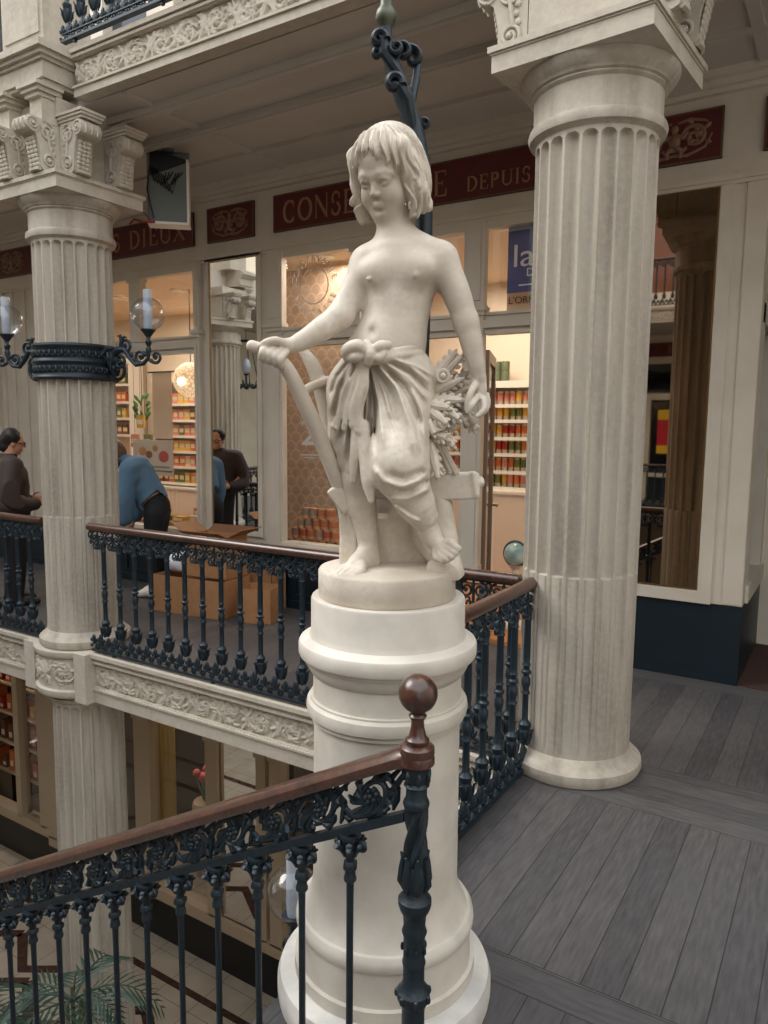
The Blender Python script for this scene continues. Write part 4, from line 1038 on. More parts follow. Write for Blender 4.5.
while d0 + w < LN:
    up = 1 if k % 2 == 0 else -1; c = d0 + w * .5; zc = .064
    S = spiral(c, zc, .050, 1.55, -PI / 2 * up, -up, 22, .2)
    mb.tube([lace(a, b) for a, b in S], [.0095 - .004 * i / 22 for i in range(23)], 7)
    mb.tube([lace(d0 - .02, zc + up * .04), lace(d0 + .02, zc + up * .0, .004), lace(c - .03, zc - up * .045), lace(c, zc - up * .05)], [.007, .009, .010, .0095], 7)
    mb.tube([lace(c, zc - up * .05), lace(c + .05, zc - up * .048), lace(d0 + w * .98, zc - up * .03)], [.0095, .009, .006], 7)
    for j in range(6): mb.ell(lace(c + .016 * cos(j * PI / 3), zc + .016 * sin(j * PI / 3), -.004), (.0095, .010, .0095), 7, 5)
    mb.ell(lace(c, zc, -.010), .008, 7, 5); mb.ell(lace(c, zc, .010), .008, 7, 5)
    for j in range(14):                                                    # acanthus lobes off the scroll
        a, b = S[1 + int(1.3 * j)]; an = math.atan2(b - zc, a - c) + up * .9; q = r3.uniform(.020, .044)
        e = (a + cos(an) * q, b + sin(an) * q); e2 = (e[0] + cos(an + up * 1.1) * q * .6, e[1] + sin(an + up * 1.1) * q * .6)
        if 0.0 < e[1] < .128: mb.tube([lace(a, b), lace(e[0], e[1], r3.uniform(-.008, .008)), lace(e2[0], min(.126, max(.002, e2[1])), r3.uniform(-.012, .012))], [.007, .0115, .004], 6)
    for j in range(7): x_ = d0 + w * r3.random(); z_ = r3.choice((.012, .022, .105, .116, .064)); mb.tube([lace(x_, z_, r3.uniform(-.01, .01)), lace(x_ + r3.uniform(-.02, .02), z_ + r3.uniform(-.006, .006), .006), lace(x_ + r3.uniform(-.04, .04), min(.124, max(.004, z_ + r3.uniform(-.02, .02))))], [.006, .012, .004], 6)
    for j in range(3): mb.tube([lace(d0 + .004, zc), lace(d0 + .012 + .01 * j, zc + (j - 1) * .03, .006), lace(d0 + .004 - .014 * (j - 1), zc + (j - 1) * .055)], [.008, .011, .004], 6)
    d0 += w; k += 1
mb.build('scroll_frieze', M_IRON, t)
def stair_bal(h, big):
    """slender rod under a leafy capital; z = 0 at the underside of the bar, going down to -h"""
    mb = MB(); mb.lathe([(0, 0), (.030, 0), (.030, -.008), (.020, -.014), (.024, -.03), (.019, -.05), (.0135, -.062), (.0125, -.075), (.018, -.082), (.019, -.092), (.0135, -.10), (.015, -.115), (.0175, -.122), (.0175, -.130), (.0105, -.138), (.0098, -.2), (.0098, -h + .03), (.016, -h + .025), (.018, -h + .01), (.018, -h), (0, -h)], 12)
    for q in range(6):
        a = 2 * PI * q / 6; u = Vector((cos(a), sin(a), 0)); v_ = Vector((-sin(a), cos(a), 0))
        mb.tube([u * .014 + Vector((0, 0, -.058)), u * .021 + Vector((0, 0, -.038)), u * .036 + Vector((0, 0, -.016)), u * .043 + Vector((0, 0, -.024)), u * .036 + Vector((0, 0, -.032))], [.006, .009, .009, .008, .004], 6)
        mb.ell(u * .0165 + Vector((0, 0, -.088)), (.005, .005, .012), 6, 4); mb.tube([u * .018 + Vector((0, 0, -.05)), u * .030 + Vector((0, 0, -.030)), u * .040 + Vector((0, 0, -.012))], [.008, .013, .005], 6, .6, up=u)
    for sg in (-1, 1): mb.ell((sg * .036, 0, -.024), (.011, .020, .013), 10, 7); mb.tube([(sg * .036 + .012 * cos(a), 0, -.024 + .012 * sin(a)) for a in [2 * PI * i / 10 for i in range(11)]], .006, 6)
    return mb.mesh('baluster', M_IRON)
for k in range(13):
    d = .201 + k * .1652; p = sp(d, -.157)
    step = -.168 * (1 + math.floor((d - .02) / .3206)) if d > .02 else 0
    link('baluster', stair_bal(p[2] - step, 1), t, p)
# newel: leafy head, twisted shaft, ringed base
nw = MB(); nw.lathe([(0, .0), (.045, 0), (.045, .03), (.030, .05), (.026, .12), (.030, .16), (.036, .19), (.028, .215), (.030, .24), (.030, .30), (.035, .315), (.043, .330), (.043, .35), (.033, .362), (.028, .375), (.028, .42), (.031, .43), (.028, .44), (.028, .50), (.033, .515), (.028, .53), (.030, .56), (.038, .575), (.043, .59), (.043, .605), (.034, .615), (.028, .63), (.036, .66), (.030, .69), (.024, .70)], 20)
rows = []
for i in range(25):
    z = .70 + .15 * i / 24; tw_ = 5.2 * i / 24
    rows.append([((.0235 + .0078 * math.cos(4 * (2 * PI * j / 32) - tw_ * 4 / 2.2)) * cos(2 * PI * j / 32), (.0235 + .0078 * math.cos(4 * (2 * PI * j / 32) - tw_ * 4 / 2.2)) * sin(2 * PI * j / 32), z) for j in range(33)])
nw.grid(rows)
nw.lathe([(.024, .848), (.032, .852), (.034, .862), (.030, .872), (.027, .878), (.027, .905), (.033, .91), (.027, .918), (.032, .935), (.033, .955), (.034, .963), (0, .963)], 20)
for k in range(7):
    a = 2 * PI * k / 7; u = Vector((cos(a), sin(a), 0))
    nw.tube([u * .026 + Vector((0, 0, .632)), u * .036 + Vector((0, 0, .655)), u * .034 + Vector((0, 0, .685)), u * .030 + Vector((0, 0, .715)), u * .037 + Vector((0, 0, .728))], [.008, .012, .010, .008, .003], 6)
    nw.ell(u * .032 + Vector((0, 0, .935)), (.008, .008, .018), 6, 5); nw.ell(u * .031 + Vector((0, 0, .47)), (.005, .005, .012), 6, 4); nw.ell(u * .043 + Vector((0, 0, .34)), (.008, .008, .012), 6, 4)
np_ = nw.build('newel_post', M_IRON, t)
mb = MB(); mb.tube([(-.030, .01, .64), (-.05, .03, .648), (-.058, .05, .665), (-.05, .058, .68)], .006, 6); mb.build('hook', M_IRON, np_)
mb = MB(); mb.lathe([(0, .963), (.040, .963), (.0445, .968), (.0445, .982), (.042, .99), (.0445, .996), (.043, 1.010), (.036, 1.016), (.026, 1.018), (.030, 1.024), (.030, 1.030), (.022, 1.038), (.017, 1.060), (.016, 1.078), (.021, 1.086), (.023, 1.090), (.018, 1.096), (.02, 1.1)], 32); mb.build('wooden_cap', M_WOOD, t)
mb = MB(); mb.ell((0, 0, 1.146), .0490, 32, 20); mb.build('ball_finial', M_WOOD, t)
# steps
mb = MB()
for k in range(12):
    x1 = SX + .02 - .3206 * k; mb.box(x1 - .335, x1, -1.6, 1.60, -.168 * (k + 1) - .19, -.168 * (k + 1))
mb.box(-.83, -.80, -1.6, 1.52, -.4, 0)
struct(mb.build('floor_stairs', mat('dark_oak_treads', srgb(96, 88, 82), .5, noise=(8, srgb(74, 68, 64), .6, 6, (1, .15, 1)))))

# ------------------------------------------------------------------ gas lamps on the column band
def lamp_arm(parent, M, s=1.):
    """scrolled arm starting at the origin and reaching to +x, globe on top"""
    mb = MB()
    mb.tube([(-.02, 0, 0), (.04, 0, .05), (.10, 0, .05), (.15, 0, -.02), (.20, 0, -.07), (.27, 0, -.06), (.315, 0, -.02), (.32, 0, .02)], [.03, .030, .022, .019, .018, .017, .015, .013], 8)
    for cx, cz, R, ph, dr in ((.105, .085, .055, -PI / 2, 1), (.245, -.005, .05, -PI / 2, -1), (.385, -.012, .05, -PI * .8, 1), (.05, -.05, .055, PI / 2, -1)):
        mb.tube([(a, 0, b) for a, b in spiral(cx, cz, R, 1.3, ph, dr, 18, .2)], [.014 - .007 * i / 18 for i in range(19)], 7)
        mb.ell((cx, 0, cz), (.014, .018, .014), 8, 5)
    mb.tube([(.06, 0, .06), (.075, 0, .12), (.06, 0, .16), (.035, 0, .155)], [.014, .018, .014, .005], 7); mb.tube([(.075, 0, .12), (.10, 0, .15), (.125, 0, .14)], [.012, .011, .004], 6)
    for x_, z_ in ((.16, .01), (.18, -.03), (.29, .01), (.34, -.04)): mb.ell((x_, 0, z_), (.024, .016, .018), 8, 5, RY(.5))
    mb.lathe([(0, .0), (.018, .0), (.022, .03), (.014, .05), (.022, .07), (.026, .085), (.016, .10), (.016, .12), (.024, .13), (.042, .155), (.058, .172), (.058, .18), (.0, .18)], 16, (.32, 0, .02))
    mb.xf(M); a = mb.build('lamp_arm', M_IRON2, parent)
    mb = MB(); mb.ell((.32, 0, .315), .128, 28, 18)
    # open neck at top and bottom of the globe
    mb.f = [f for f in mb.f if not all(abs(mb.v[i].z - .315) > .118 for i in f)]; mb.m = mb.m[:len(mb.f)]; mb.sm = mb.sm[:len(mb.f)]
    mb.xf(M); mb.build('glass_globe', M_GLOBE, a)
    mb = MB(); mb.lathe([(.030, .20), (.034, .24), (.034, .50), (.030, .50), (.030, .24), (.026, .20)], 18, (.32, 0, 0)); mb.lathe([(0, .2), (.012, .2), (.012, .29), (0, .29)], 10, (.32, 0, 0)); mb.xf(M); mb.build('glass_chimney', M_OPAL, a)
M_OPAL = mat('frosted_lamp_chimney', srgb(205, 212, 222), .35, spec=.5); M_OPAL.node_tree.nodes['Principled BSDF'].inputs['Transmission Weight'].default_value = .35
t = thing('lamp_band', 'black iron band clasping the left column with glass globe gas lamps', 'lamp', (CL_[0], CL_[1], 2.14))
mb = MB(); mb.lathe([(.302, 0), (.325, .004), (.330, .02), (.320, .035), (.316, .045), (.316, .115), (.324, .125), (.330, .14), (.324, .155), (.316, .165), (.316, .235), (.322, .245), (.330, .262), (.325, .278), (.302, .282)], 64)
for k in range(40):
    a = 2 * PI * k / 40
    for z, R in ((.08, .020), (.20, .020)): mb.ell((.318 * cos(a), .318 * sin(a), z), (.014, .014, R * 1.4), 6, 5); mb.ell((.318 * cos(a + .08), .318 * sin(a + .08), z + .014), (.010, .010, .012), 6, 4); mb.ell((.318 * cos(a + .08), .318 * sin(a + .08), z - .016), (.010, .010, .012), 6, 4)
mb.build('iron_band', M_IRON, t)
for a in (rad(14.7), rad(194.7)):
    M = RZ(a) @ T(.315, 0, .12)
    mb = MB(); mb.ell((.02, 0, .05), (.05, .065, .075), 12, 8); mb.ell((.05, 0, .04), (.03, .03, .03), 8, 6); mb.ell((.055, 0, -.02), (.025, .045, .03), 8, 6)
    for sg in (-1, 1): mb.ell((.05, sg * .03, .07), (.016, .012, .010), 8, 5); mb.tube([(.03, sg * .05, .10), (.05, sg * .07, .06), (.05, sg * .06, 0), (.06, sg * .03, -.06)], .014, 6); mb.tube([(.03, sg * .02, .12), (.02, sg * .06, .13), (.0, sg * .08, .09)], .014, 6)
    mb.tube([(.07 + .06 * cos(b), .02, -.03 + .075 * sin(b)) for b in [2 * PI * i / 16 for i in range(17)]], .014, 7); mb.xf(M); mb.build('mask', M_IRON, t)
    lamp_arm(t, M @ T(.05, 0, .075))
# lamp on the lower level behind the balusters
t = thing('lower_lamp', 'iron bracket lamp with glass globe, below the gallery behind the balusters', 'lamp', (-1.45, 2.28, -.82))
mb = MB(); mb.lathe([(0, 0), (.10, 0), (.12, .02), (.12, .16), (.10, .18), (0, .18)], 20, (-.0, 0, 0)); mb.build('iron_band', M_IRON, t)
lamp_arm(t, RZ(rad(155)) @ T(.40, 0, .10))
mb = MB(); mb.tube([(0, 0, .08), (-.2, .09, .06), (-.40, .18, .10)], .03, 8); mb.build('bracket_bar', M_IRON, t)
# ------------------------------------------------------------------ scrolled lamp standard behind the statue
t = thing('lamp_standard', 'dark scrolled iron lamp standard rising behind the statue head', 'lamp', ST_LOC, ST_ROT)
mb = MB()
st_ = [P(412, 560, .13), P(418, 420, .14), P(424, 260, .145), P(424, 215, .15), P(421, 160, .15), P(414, 128, .15), P(404, 98, .15), P(394, 70, .15), P(387, 48, .15), P(386, 28, .15)]
mb.tube(st_, [.03, .028, .026, .027, .028, .029, .030, .026, .020, .018], 12)
def leafcurl(cu, cv, Rpx, ph, dr, r0, b=.13, turns=1.15):
    c = Vector(P(cu, cv, b)); R = Rpx * .0029
    pts = [c + Vector((a, 0, z)) for a, z in spiral(0, 0, R, turns, ph, dr, 16, .35)]
    mb.tube(pts, [r0 * (1.1 - .4 * i / 16) for i in range(17)], 8, 1.9, up=(0, 1, 0))
leafcurl(379, 40, 8, 0, 1, .012, .12, .95); leafcurl(394, 84, 9, -.2, 1, .013, .10, .95); leafcurl(377, 54, 5, 0, 1, .008)
leafcurl(403, 52, 9, PI, -1, .010, .16); leafcurl(412, 58, 12, PI * .9, -1, .010, .18, .9); leafcurl(396, 48, 7, PI, 1, .009, .12)
leafcurl(425, 124, 5, PI, -1, .008, .15); leafcurl(402, 128, 4, 0, 1, .007, .15)
mb.tube([P(414, 128, .13), P(408, 100, .11), P(400, 86, .10), P(392, 84, .1)], [.010, .018, .018, .010], 8); mb.tube([P(410, 110, .15), P(416, 80, .18), P(418, 62, .19), P(412, 50, .19)], [.012, .013, .012, .008], 8)
mb.tube([P(398, 72, .13), P(384, 52, .12), P(383, 38, .12), P(375, 33, .12)], [.012, .018, .016, .008], 8)
mb.build('scrolled_stem', M_IRON, t)
c = Vector(P(386, 28, .15)); mb = MB(); mb.lathe([(0, -.06), (.018, -.05), (.020, -.03), (.015, -.015), (.018, .0), (.028, .012), (.033, .028), (.029, .046), (.018, .06), (.016, .085), (.034, .10), (.036, .115), (.02, .13), (.022, .3), (.10, .36), (.10, .37), (0, .37)], 24, c); mb.build('collar', mat('tarnished_bronze', srgb(84, 86, 74), .4, metal=.5), t)
mb = MB(); mb.ell(c + Vector((0, 0, .52)), .16, 28, 18); mb.build('glass_globe', M_GLOBE, t)
# ------------------------------------------------------------------ shop rooms behind the glass
def plain(n, c, r=.6, **k): return mat(n, srgb(*c), r, **k)
M_SHOPW = plain('warm_cream_wall', (222, 206, 184), .7); M_SHOPF = plain('honey_parquet', (190, 128, 72), .35, noise=(5, srgb(160, 100, 54), .6, 5, (1, 8, 1)))
M_WHITE = plain('white_lacquer', (228, 220, 206), .4); M_LED = mat('lamp_emitter', (1, .86, .66), .5, emit=((1, .82, .58), 14))
M_CARD = plain('brown_cardboard', (168, 122, 82), .8, noise=(12, srgb(150, 106, 70), .5)); M_CARD2 = plain('cardboard_inside', (120, 82, 54), .85)
mb = MB(); mb.box(-10.8, -5.6, 8.05, 8.15, 0, 3.5); mb.box(-5.6, -1.5, 8.05, 8.15, 0, 3.5); mb.box(-5.62, -5.55, 5.82, 8.1, 0, 3.5); mb.box(-1.60, -1.48, 5.8, 8.1, 0, 3.5); mb.box(-10.85, -10.75, 5.8, 8.1, 0, 3.5)
struct(mb.build('wall_shop', M_SHOPW))
mb = MB(); mb.box(-10.8, -1.5, 5.8, 8.1, 3.44, 3.52); struct(mb.build('ceiling_shop', plain('shop_ceiling', (222, 198, 168), .7)))
mb = MB(); mb.box(-10.8, -1.5, 5.66, 8.1, -.02, .03); struct(mb.build('floor_shop', M_SHOPF))
def area(name, loc, size, power, color, rot=(0, 0, 0), sy=None):
    l = bpy.data.lights.new(name, 'AREA'); l.energy = power; l.color = color; l.size = size
    if sy: l.shape = 'RECTANGLE'; l.size_y = sy
    o = bpy.data.objects.new(name, l); COL.objects.link(o); o.location = loc; o.rotation_euler = rot; return o
def can_mesh(r, h, lab, lid=(200, 190, 170), sq=False):
    ml, mt = mat('tin_label', srgb(*lab), .4), mat('tin_metal', srgb(*lid), .3, metal=.6)
    mb = MB()
    if sq: mb.box(-r, r, -r * .7, r * .7, 0, h); mb.mat(1).box(-r * .8, r * .8, -r * .72, -r * .7, h * .3, h * .7)
    else:
        mb.mat(1).lathe([(0, 0), (r, 0), (r * 1.03, .004), (r, .008), (r, h * .28)], 12); mb.mat(0).lathe([(r, h * .28), (r, h - .018)], 12, cap=False); mb.mat(1).lathe([(r, h - .018), (r, h - .010)], 12, cap=False); mb.mat(1).lathe([(r, h - .010), (r * 1.03, h - .005), (r * .96, h), (r * .9, h - .004), (0, h - .004)], 12)
    return mb.mesh('tin', [ml, mt])
COLS = {'red': (168, 44, 34), 'yellow': (214, 164, 60), 'green': (106, 116, 58), 'orange': (206, 108, 52), 'pink': (206, 130, 112), 'brown': (120, 72, 44), 'cream': (222, 198, 156)}
CANS = {c: can_mesh(.034, .145, v) for c, v in COLS.items()}
SQ = {c: can_mesh(.052, .15, v, (240, 225, 190), True) for c, v in COLS.items()}
rk = random.Random(21)
ORD = ['bottom', 'second', 'third', 'fourth', 'fifth', 'sixth', 'top']
def shelf_unit(label, x0, x1, y, zs, z_low, cab=True, depth=.26, top=None):
    t = thing('shelf_unit', label, 'shelves', ((x0 + x1) / 2, y, .03)); w = (x1 - x0) / 2; H_ = (top or zs[-1] + .3) - .03
    mb = MB(); mb.box(-w, w, .0, .02, 0, H_); mb.build('back_panel', M_SHOPW, t)
    for sx in (-w, w - .03): mb = MB(); mb.box(sx, sx + .03, -depth, 0, 0, H_); mb.build('side_panel', M_WHITE, t)
    for z in zs: mb = MB(); mb.box(-w + .03, w - .03, -depth, 0, z - .055, z - .03); mb.box(-w + .03, w - .03, -depth - .012, -depth, z - .065, z - .028); mb.build('shelf_board', M_WHITE, t)
    mb = MB(); mb.box(-w, w, -depth, 0, H_, H_ + .04); mb.box(-w, w, -depth - .02, -depth, H_ - .03, H_ + .045); mb.build('cornice', M_WHITE, t)
    if cab:
        mb = MB(); mb.box(-w, w, -depth - .12, 0, .02, z_low - .03); mb.box(-w - .01, w + .01, -depth - .15, 0, z_low - .03, z_low); mb.build('cupboard', M_WHITE, t)
        n = max(2, int(2 * w / .45)); dw = 2 * w / n
        for i in range(n):
            mb = MB(); mb.box(-w + i * dw + .02, -w + (i + 1) * dw - .02, -depth - .135, -depth - .12, .08, z_low - .07); d = mb.build('cupboard_door', M_SHOPW, t)
            mb = MB(); mb.ell((-w + i * dw + dw * .85, -depth - .145, z_low * .6), .014, 8, 6); mb.build('knob', M_BRASS, d)
    return t
def stock(x0, x1, y, zs, where, kinds, meshes, gap=.075, tiers=1, h=.115):
    for i, z in enumerate(zs):
        row = 'bottom' if i == 0 else ('top' if i == len(zs) - 1 else ORD[i]); x = x0; run = 0; c = kinds[0]
        while x < x1:
            if run <= 0: c = kinds[rk.randrange(len(kinds))]; run = rk.randint(1, 2)
            for q in range(tiers):
                o = link('tin', meshes[c], None, (x, y + rk.uniform(-.01, .01), z + q * h + .001), (0, 0, rk.uniform(-.15, .15)))
                nm = '%s tin on the %s shelf %s' % (c, row, where); tag(o, nm, 'tin', nm.replace(' tin on', ' tins on'))
            x += gap; run -= 1
zs = [1.145, 1.327, 1.52, 1.70, 1.891, 2.059]
shelf_unit('white shop shelving of bright tins seen through the open shop door', -4.45, -2.75, 7.95, [z + .0 for z in zs], 1.08, True, .24, 2.27)
stock(-4.18, -2.98, 7.80, zs, 'seen through the open shop door', ['red', 'yellow', 'green', 'orange', 'pink'], CANS)
for i, (x, q) in enumerate(((-3.52, 0), (-3.42, 0), (-3.32, 0), (-3.52, 1), (-3.42, 1), (-3.32, 1))):
    if i == 0:
        mb = MB(); mb.lathe([(0, 0), (.046, 0), (.047, .01), (.047, .10), (.044, .11), (0, .11)], 16); ME_GC = mb.mesh('green_tin', plain('olive_tin', (96, 104, 78), .4))
    o = link('round_tin', ME_GC, None, (x, 7.83, 2.316 + .111 * q)); tag(o, 'large olive green round tin stacked on top of the shelving through the doorway', 'tin', 'olive tins on the shelving')
zl = [.947, 1.192, 1.417, 1.643, 1.872, 2.108]
shelf_unit('white shelf bank of packets behind the hanging globe lamp', -8.95, -7.75, 7.95, zl, .86, True, .24, 2.45)
stock(-8.86, -7.87, 7.80, zl, 'behind the globe lamp', ['orange', 'green', 'brown', 'pink', 'cream', 'yellow'], SQ, .115)
shelf_unit('narrow white shelf bank above the woman in the blue sweater', -10.25, -9.45, 7.95, [1.643, 1.90, 2.15, 2.42], .86, True, .24, 2.75)
stock(-10.12, -9.6, 7.80, [1.643, 1.90, 2.15, 2.42], 'above the woman in blue', ['orange', 'yellow', 'green', 'brown'], SQ, .115)
# ceiling spots, hanging globe lamp
def spot(loc, r, label):
    t = thing('ceiling_spot', label, 'lamp', loc); mb = MB(); mb.lathe([(0, 0), (r, 0), (r, -.012), (0, -.012)], 20); mb.build('lamp_lens', M_LED, t); mb = MB(); mb.lathe([(r, -.016), (r + .02, -.012), (r + .02, 0.), (r, 0)], 20); mb.build('trim_ring', M_WHITE, t)
spot((-7.11, 6.58, 3.438), .085, 'round ceiling spot behind the transom pane nearest the clear mirror')
spot((-8.2, 6.57, 3.438), .085, 'round ceiling spot behind the transom pane beside the left column')
spot((-4.45, 6.0, 3.438), .07, 'round ceiling spot behind the window with the circular lettering')
t = thing('globe_lamp', 'glowing woven globe lamp hanging behind the left shop window', 'lamp', (-6.958, 6.6, 2.35))
m = N('glowing_woven_globe', .6); v = m.n('ShaderNodeTexVoronoi', feature='DISTANCE_TO_EDGE'); v.inputs['Scale'].default_value = 22; m.l(m.tc.outputs['Object'], v.inputs['Vector'])
e = m.math('LESS_THAN', v.outputs['Distance'], .10); m.l(m.mix(e, srgb(236, 206, 160), srgb(176, 140, 98)), m.b.inputs['Base Color']); m.l(m.mix(e, (1., .74, .46), (.72, .46, .24)), m.b.inputs['Emission Color']); m.b.inputs['Emission Strength'].default_value = .75
mb = MB(); mb.ell((0, 0, 0), .215, 32, 20); mb.build('lamp_shade', m.m, t)
mb = MB(); mb.ell((.05, -.20, -.03), (.06, .03, .05), 16, 10); mb.build('bulb_glow', M_LED, t)
mb = MB(); mb.tube([(0, 0, .21), (0, 0, 1.09)], .006, 6); mb.build('cord', M_TEAL, t)
# poster, hanging banner, plant, counter goods
t = thing('shop_poster', 'printed food poster hung low behind the left shop window', 'poster', (-7.33, 6.3, 1.17))
mb = MB(); mb.box(-.36, .36, 0, .008, 0, .44); mb.build('sheet', plain('poster_paper', (206, 190, 172), .5), t)
mb = MB()
for x, z, r, i in ((-.18, .30, .07, 0), (-.06, .26, .06, 1), (.2, .24, .09, 2), (.05, .34, .05, 0)): mb.mat(i).ell((x, -.004, z), (r, .005, r * .8), 14, 8)
mb.mat(3).box(-.02, .34, -.004, 0, .05, .07).box(-.02, .30, -.004, 0, .10, .12); mb.build('picture', [plain('print_ochre', (190, 130, 70)), plain('print_brown', (130, 84, 50)), plain('print_red', (180, 56, 48)), plain('print_grey', (120, 116, 112))], t)
t = thing('hanging_banner', 'pale translucent banner hung in the middle of the left shop window', 'banner', (-7.48, 6.6, 1.62)); mb = MB(); mb.box(-.18, .18, 0, .004, 0, .84); mb.build('cloth', plain('pale_gauze', (206, 186, 162), .8), t); mb = MB(); mb.tube([(-.25, 0, .845), (.25, 0, .845)], .010, 6); mb.build('rod', M_TEAL, t)
t = thing('hanging_plant', 'bunch of green leaves hung beside the pale banner', 'plant', (-8.1, 6.8, 1.8)); mb = MB()
for i in range(26):
    a = rk.uniform(0, 6.28); z = rk.uniform(.0, .42); r = .09 * (1 - abs(z - .2) * 1.5); mb.ell((r * cos(a), r * sin(a), z), (.022, .010, .05), 6, 4, RZ(a) @ RY(.6))
mb.build('leaf_bunch', plain('leaf_green', (60, 110, 46), .5), t); mb = MB(); mb.tube([(0, 0, .1), (0, 0, 1.62)], .005, 5); mb.build('cord', M_TEAL, t)
for i, (x, z, c) in enumerate(((-7.93, 1.75, 'yellow'), (-8.05, 1.50, 'pink'), (-7.80, 1.50, 'green'))):
    t = thing('hanging_packet', '%s packet hung %s the green leaf bunch' % (c, ('right of', 'below', 'below and right of')[i]), 'packet', (x, 6.62, z)); mb = MB(); mb.box(-.07, .07, 0, .03, 0, .17); mb.build('bag', mat('packet', srgb(*COLS[c]), .4), t); mb = MB(); mb.box(-.05, .05, -.003, 0, .05, .11); mb.build('packet_label', M_WHITE, t); mb = MB(); mb.tube([(0, .01, .17), (0, .01, 3.42 - z)], .003, 4); mb.build('thread', M_TEAL, t)
t = thing('display_table', 'low wooden display table inside the left shop window', 'table', (-6.45, 6.15, .03)); mb = MB(); mb.box(-.75, .75, -.3, .3, .62, .66); mb.build('table_top', M_CARD, t)
for sx in (-.7, .7):
    for sy in (-.26, .26): mb = MB(); mb.box(sx - .02, sx + .02, sy - .02, sy + .02, 0, .62); mb.build('leg', M_CARD, t)
for i, (x, y, w, h, c, l) in enumerate(((-6.05, 6.05, .06, .16, 'red', 'red packet standing upright at the right end of the display table'), (-6.27, 6.0, .07, .08, 'cream', 'cream carton on the display table beside the red packet'), (-6.50, 5.98, .09, .06, 'yellow', 'flat yellow box lying on the display table'), (-6.75, 6.02, .07, .05, 'green', 'flat green packet at the left end of the display table'), (-6.15, 6.25, .13, .28, 'brown', 'tall brown hamper at the back of the display table'), (-6.42, 6.22, .08, .14, 'pink', 'pink carton at the back of the display table'))):
    mb = MB(); mb.box(-w, w, -.05, .05, 0, h); mb.mat(1).box(-w * .7, w * .7, -.053, -.05, h * .25, h * .75); tag(mb.build('carton', [mat('carton', srgb(*COLS[c]), .45), M_WHITE], None, (x, y, .69)), l, 'box')
# patterned backdrop with the tin pyramid in front, lettering on the glass
t = thing('backdrop_panel', 'tan fish-scale patterned backdrop panel in the window behind the plough', 'panel', (-4.62, 6.25, .03)); mb = MB(); mb.box(-.80, .62, 0, .02, .5, 3.38); mb.build('patterned_sheet', M_FILM, t)
mb = MB(); mb.box(-.80, .62, -.55, .02, .45, .53); mb.build('window_shelf', M_WHITE, t)
for sx in (-.78, .55): mb = MB(); mb.box(sx, sx + .06, -.5, .0, 0, .45); mb.build('leg', M_WHITE, t)
PYR = {c: can_mesh(.048, .105, v, (206, 160, 120)) for c, v in (('red-banded', (176, 74, 54)), ('grey-banded', (150, 128, 112)), ('copper', (190, 112, 74)))}
for q, (n, x0) in enumerate(((7, -4.82), (6, -4.77), (5, -4.70), (4, -4.64))):
    for i in range(n):
        c = ['red-banded', 'grey-banded', 'copper'][(i * 2 + q) % 3] if q < 2 else ('grey-banded' if i < 2 else 'copper')
        o = link('tin', PYR[c], None, (x0 + .102 * i, 5.93, .56 + .106 * q), (0, 0, rk.random())); row = ['bottom', 'second', 'third', 'top'][q]
        tag(o, '%s tin in the %s row of the pyramid before the patterned backdrop' % (c, row), 'tin', '%s tins in the %s row of the window pyramid' % (c, row))
M_VINYL = mat('white_vinyl', srgb(206, 196, 186), .5)
t = thing('window_lettering', 'circular white lettering stuck on the upper window pane by the arm', 'lettering', (-4.343, 5.672, 3.10))
mb = MB(); n = 48; mb.tube([(.165 * cos(2 * PI * i / n), 0, .165 * sin(2 * PI * i / n)) for i in range(n + 1)], .006, 5, .4, up=(0, 1, 0)); mb.build('ring', M_VINYL, t)
def glyph(c, size):
    cu = bpy.data.curves.new('g', 'FONT'); cu.body = c; cu.size = size; cu.extrude = .0015; cu.align_x = 'CENTER'; o = bpy.data.objects.new('g', cu); COL.objects.link(o)
    me = bpy.data.meshes.new_from_object(o.evaluated_get(bpy.context.evaluated_depsgraph_get())); bpy.data.objects.remove(o); vs = [v.co.copy() for v in me.vertices]; fs = [tuple(p.vertices) for p in me.polygons]; bpy.data.meshes.remove(me); return vs, fs
def arc_text(s, R, a0, a1, size, inward):
    mb = MB()
    for i, c in enumerate(s):
        a = rad(a0 + (a1 - a0) * i / (len(s) - 1)); vs, fs = glyph(c, size); r = (a - PI / 2) if not inward else (a + PI / 2)
        M = T(R * cos(a), 0, R * sin(a)) @ RY(-r) @ RX(PI / 2); mb.add([M @ v for v in vs], fs, False)
    return mb
arc_text('CONSERVERIE', .215, 165, 15, .085, False).build('upper_text', M_VINYL, t); arc_text('FRANÇAISE', .275, 205, 335, .085, True).build('lower_text', M_VINYL, t)
t = thing('window_numeral', 'big white figure 2 stuck on the patterned window left of the plough', 'lettering', (-4.50, 5.672, 1.62)); o = text('2', .36, M_VINYL, t, (0, 0, 0), .22, .001, 'numeral')
mb = MB(); mb.box(.0, .26, -.001, .001, -.10, -.088).box(.03, .24, -.001, .001, -.125, -.117); mb.build('underline', M_VINYL, t)
t = thing('blue_sign', 'blue shop sign with white lettering behind the pane left of the big column', 'sign', (-2.44, 5.74, 2.88)); mb = MB(); mb.box(0, .70, 0, .012, 0, .53); mb.build('panel', plain('royal_blue', (36, 66, 136), .4), t)
M_PW = plain('sign_white', (235, 235, 235), .5); text('la', .25, M_PW, t, (.055, -.003, .20), .17, .001, 'lettering'); text('D', .09, M_PW, t, (.16, -.003, .12), None, .001, 'small_lettering'); mb = MB(); mb.box(.1, .5, -.003, 0, .05, .06); mb.build('underline', M_PW, t)
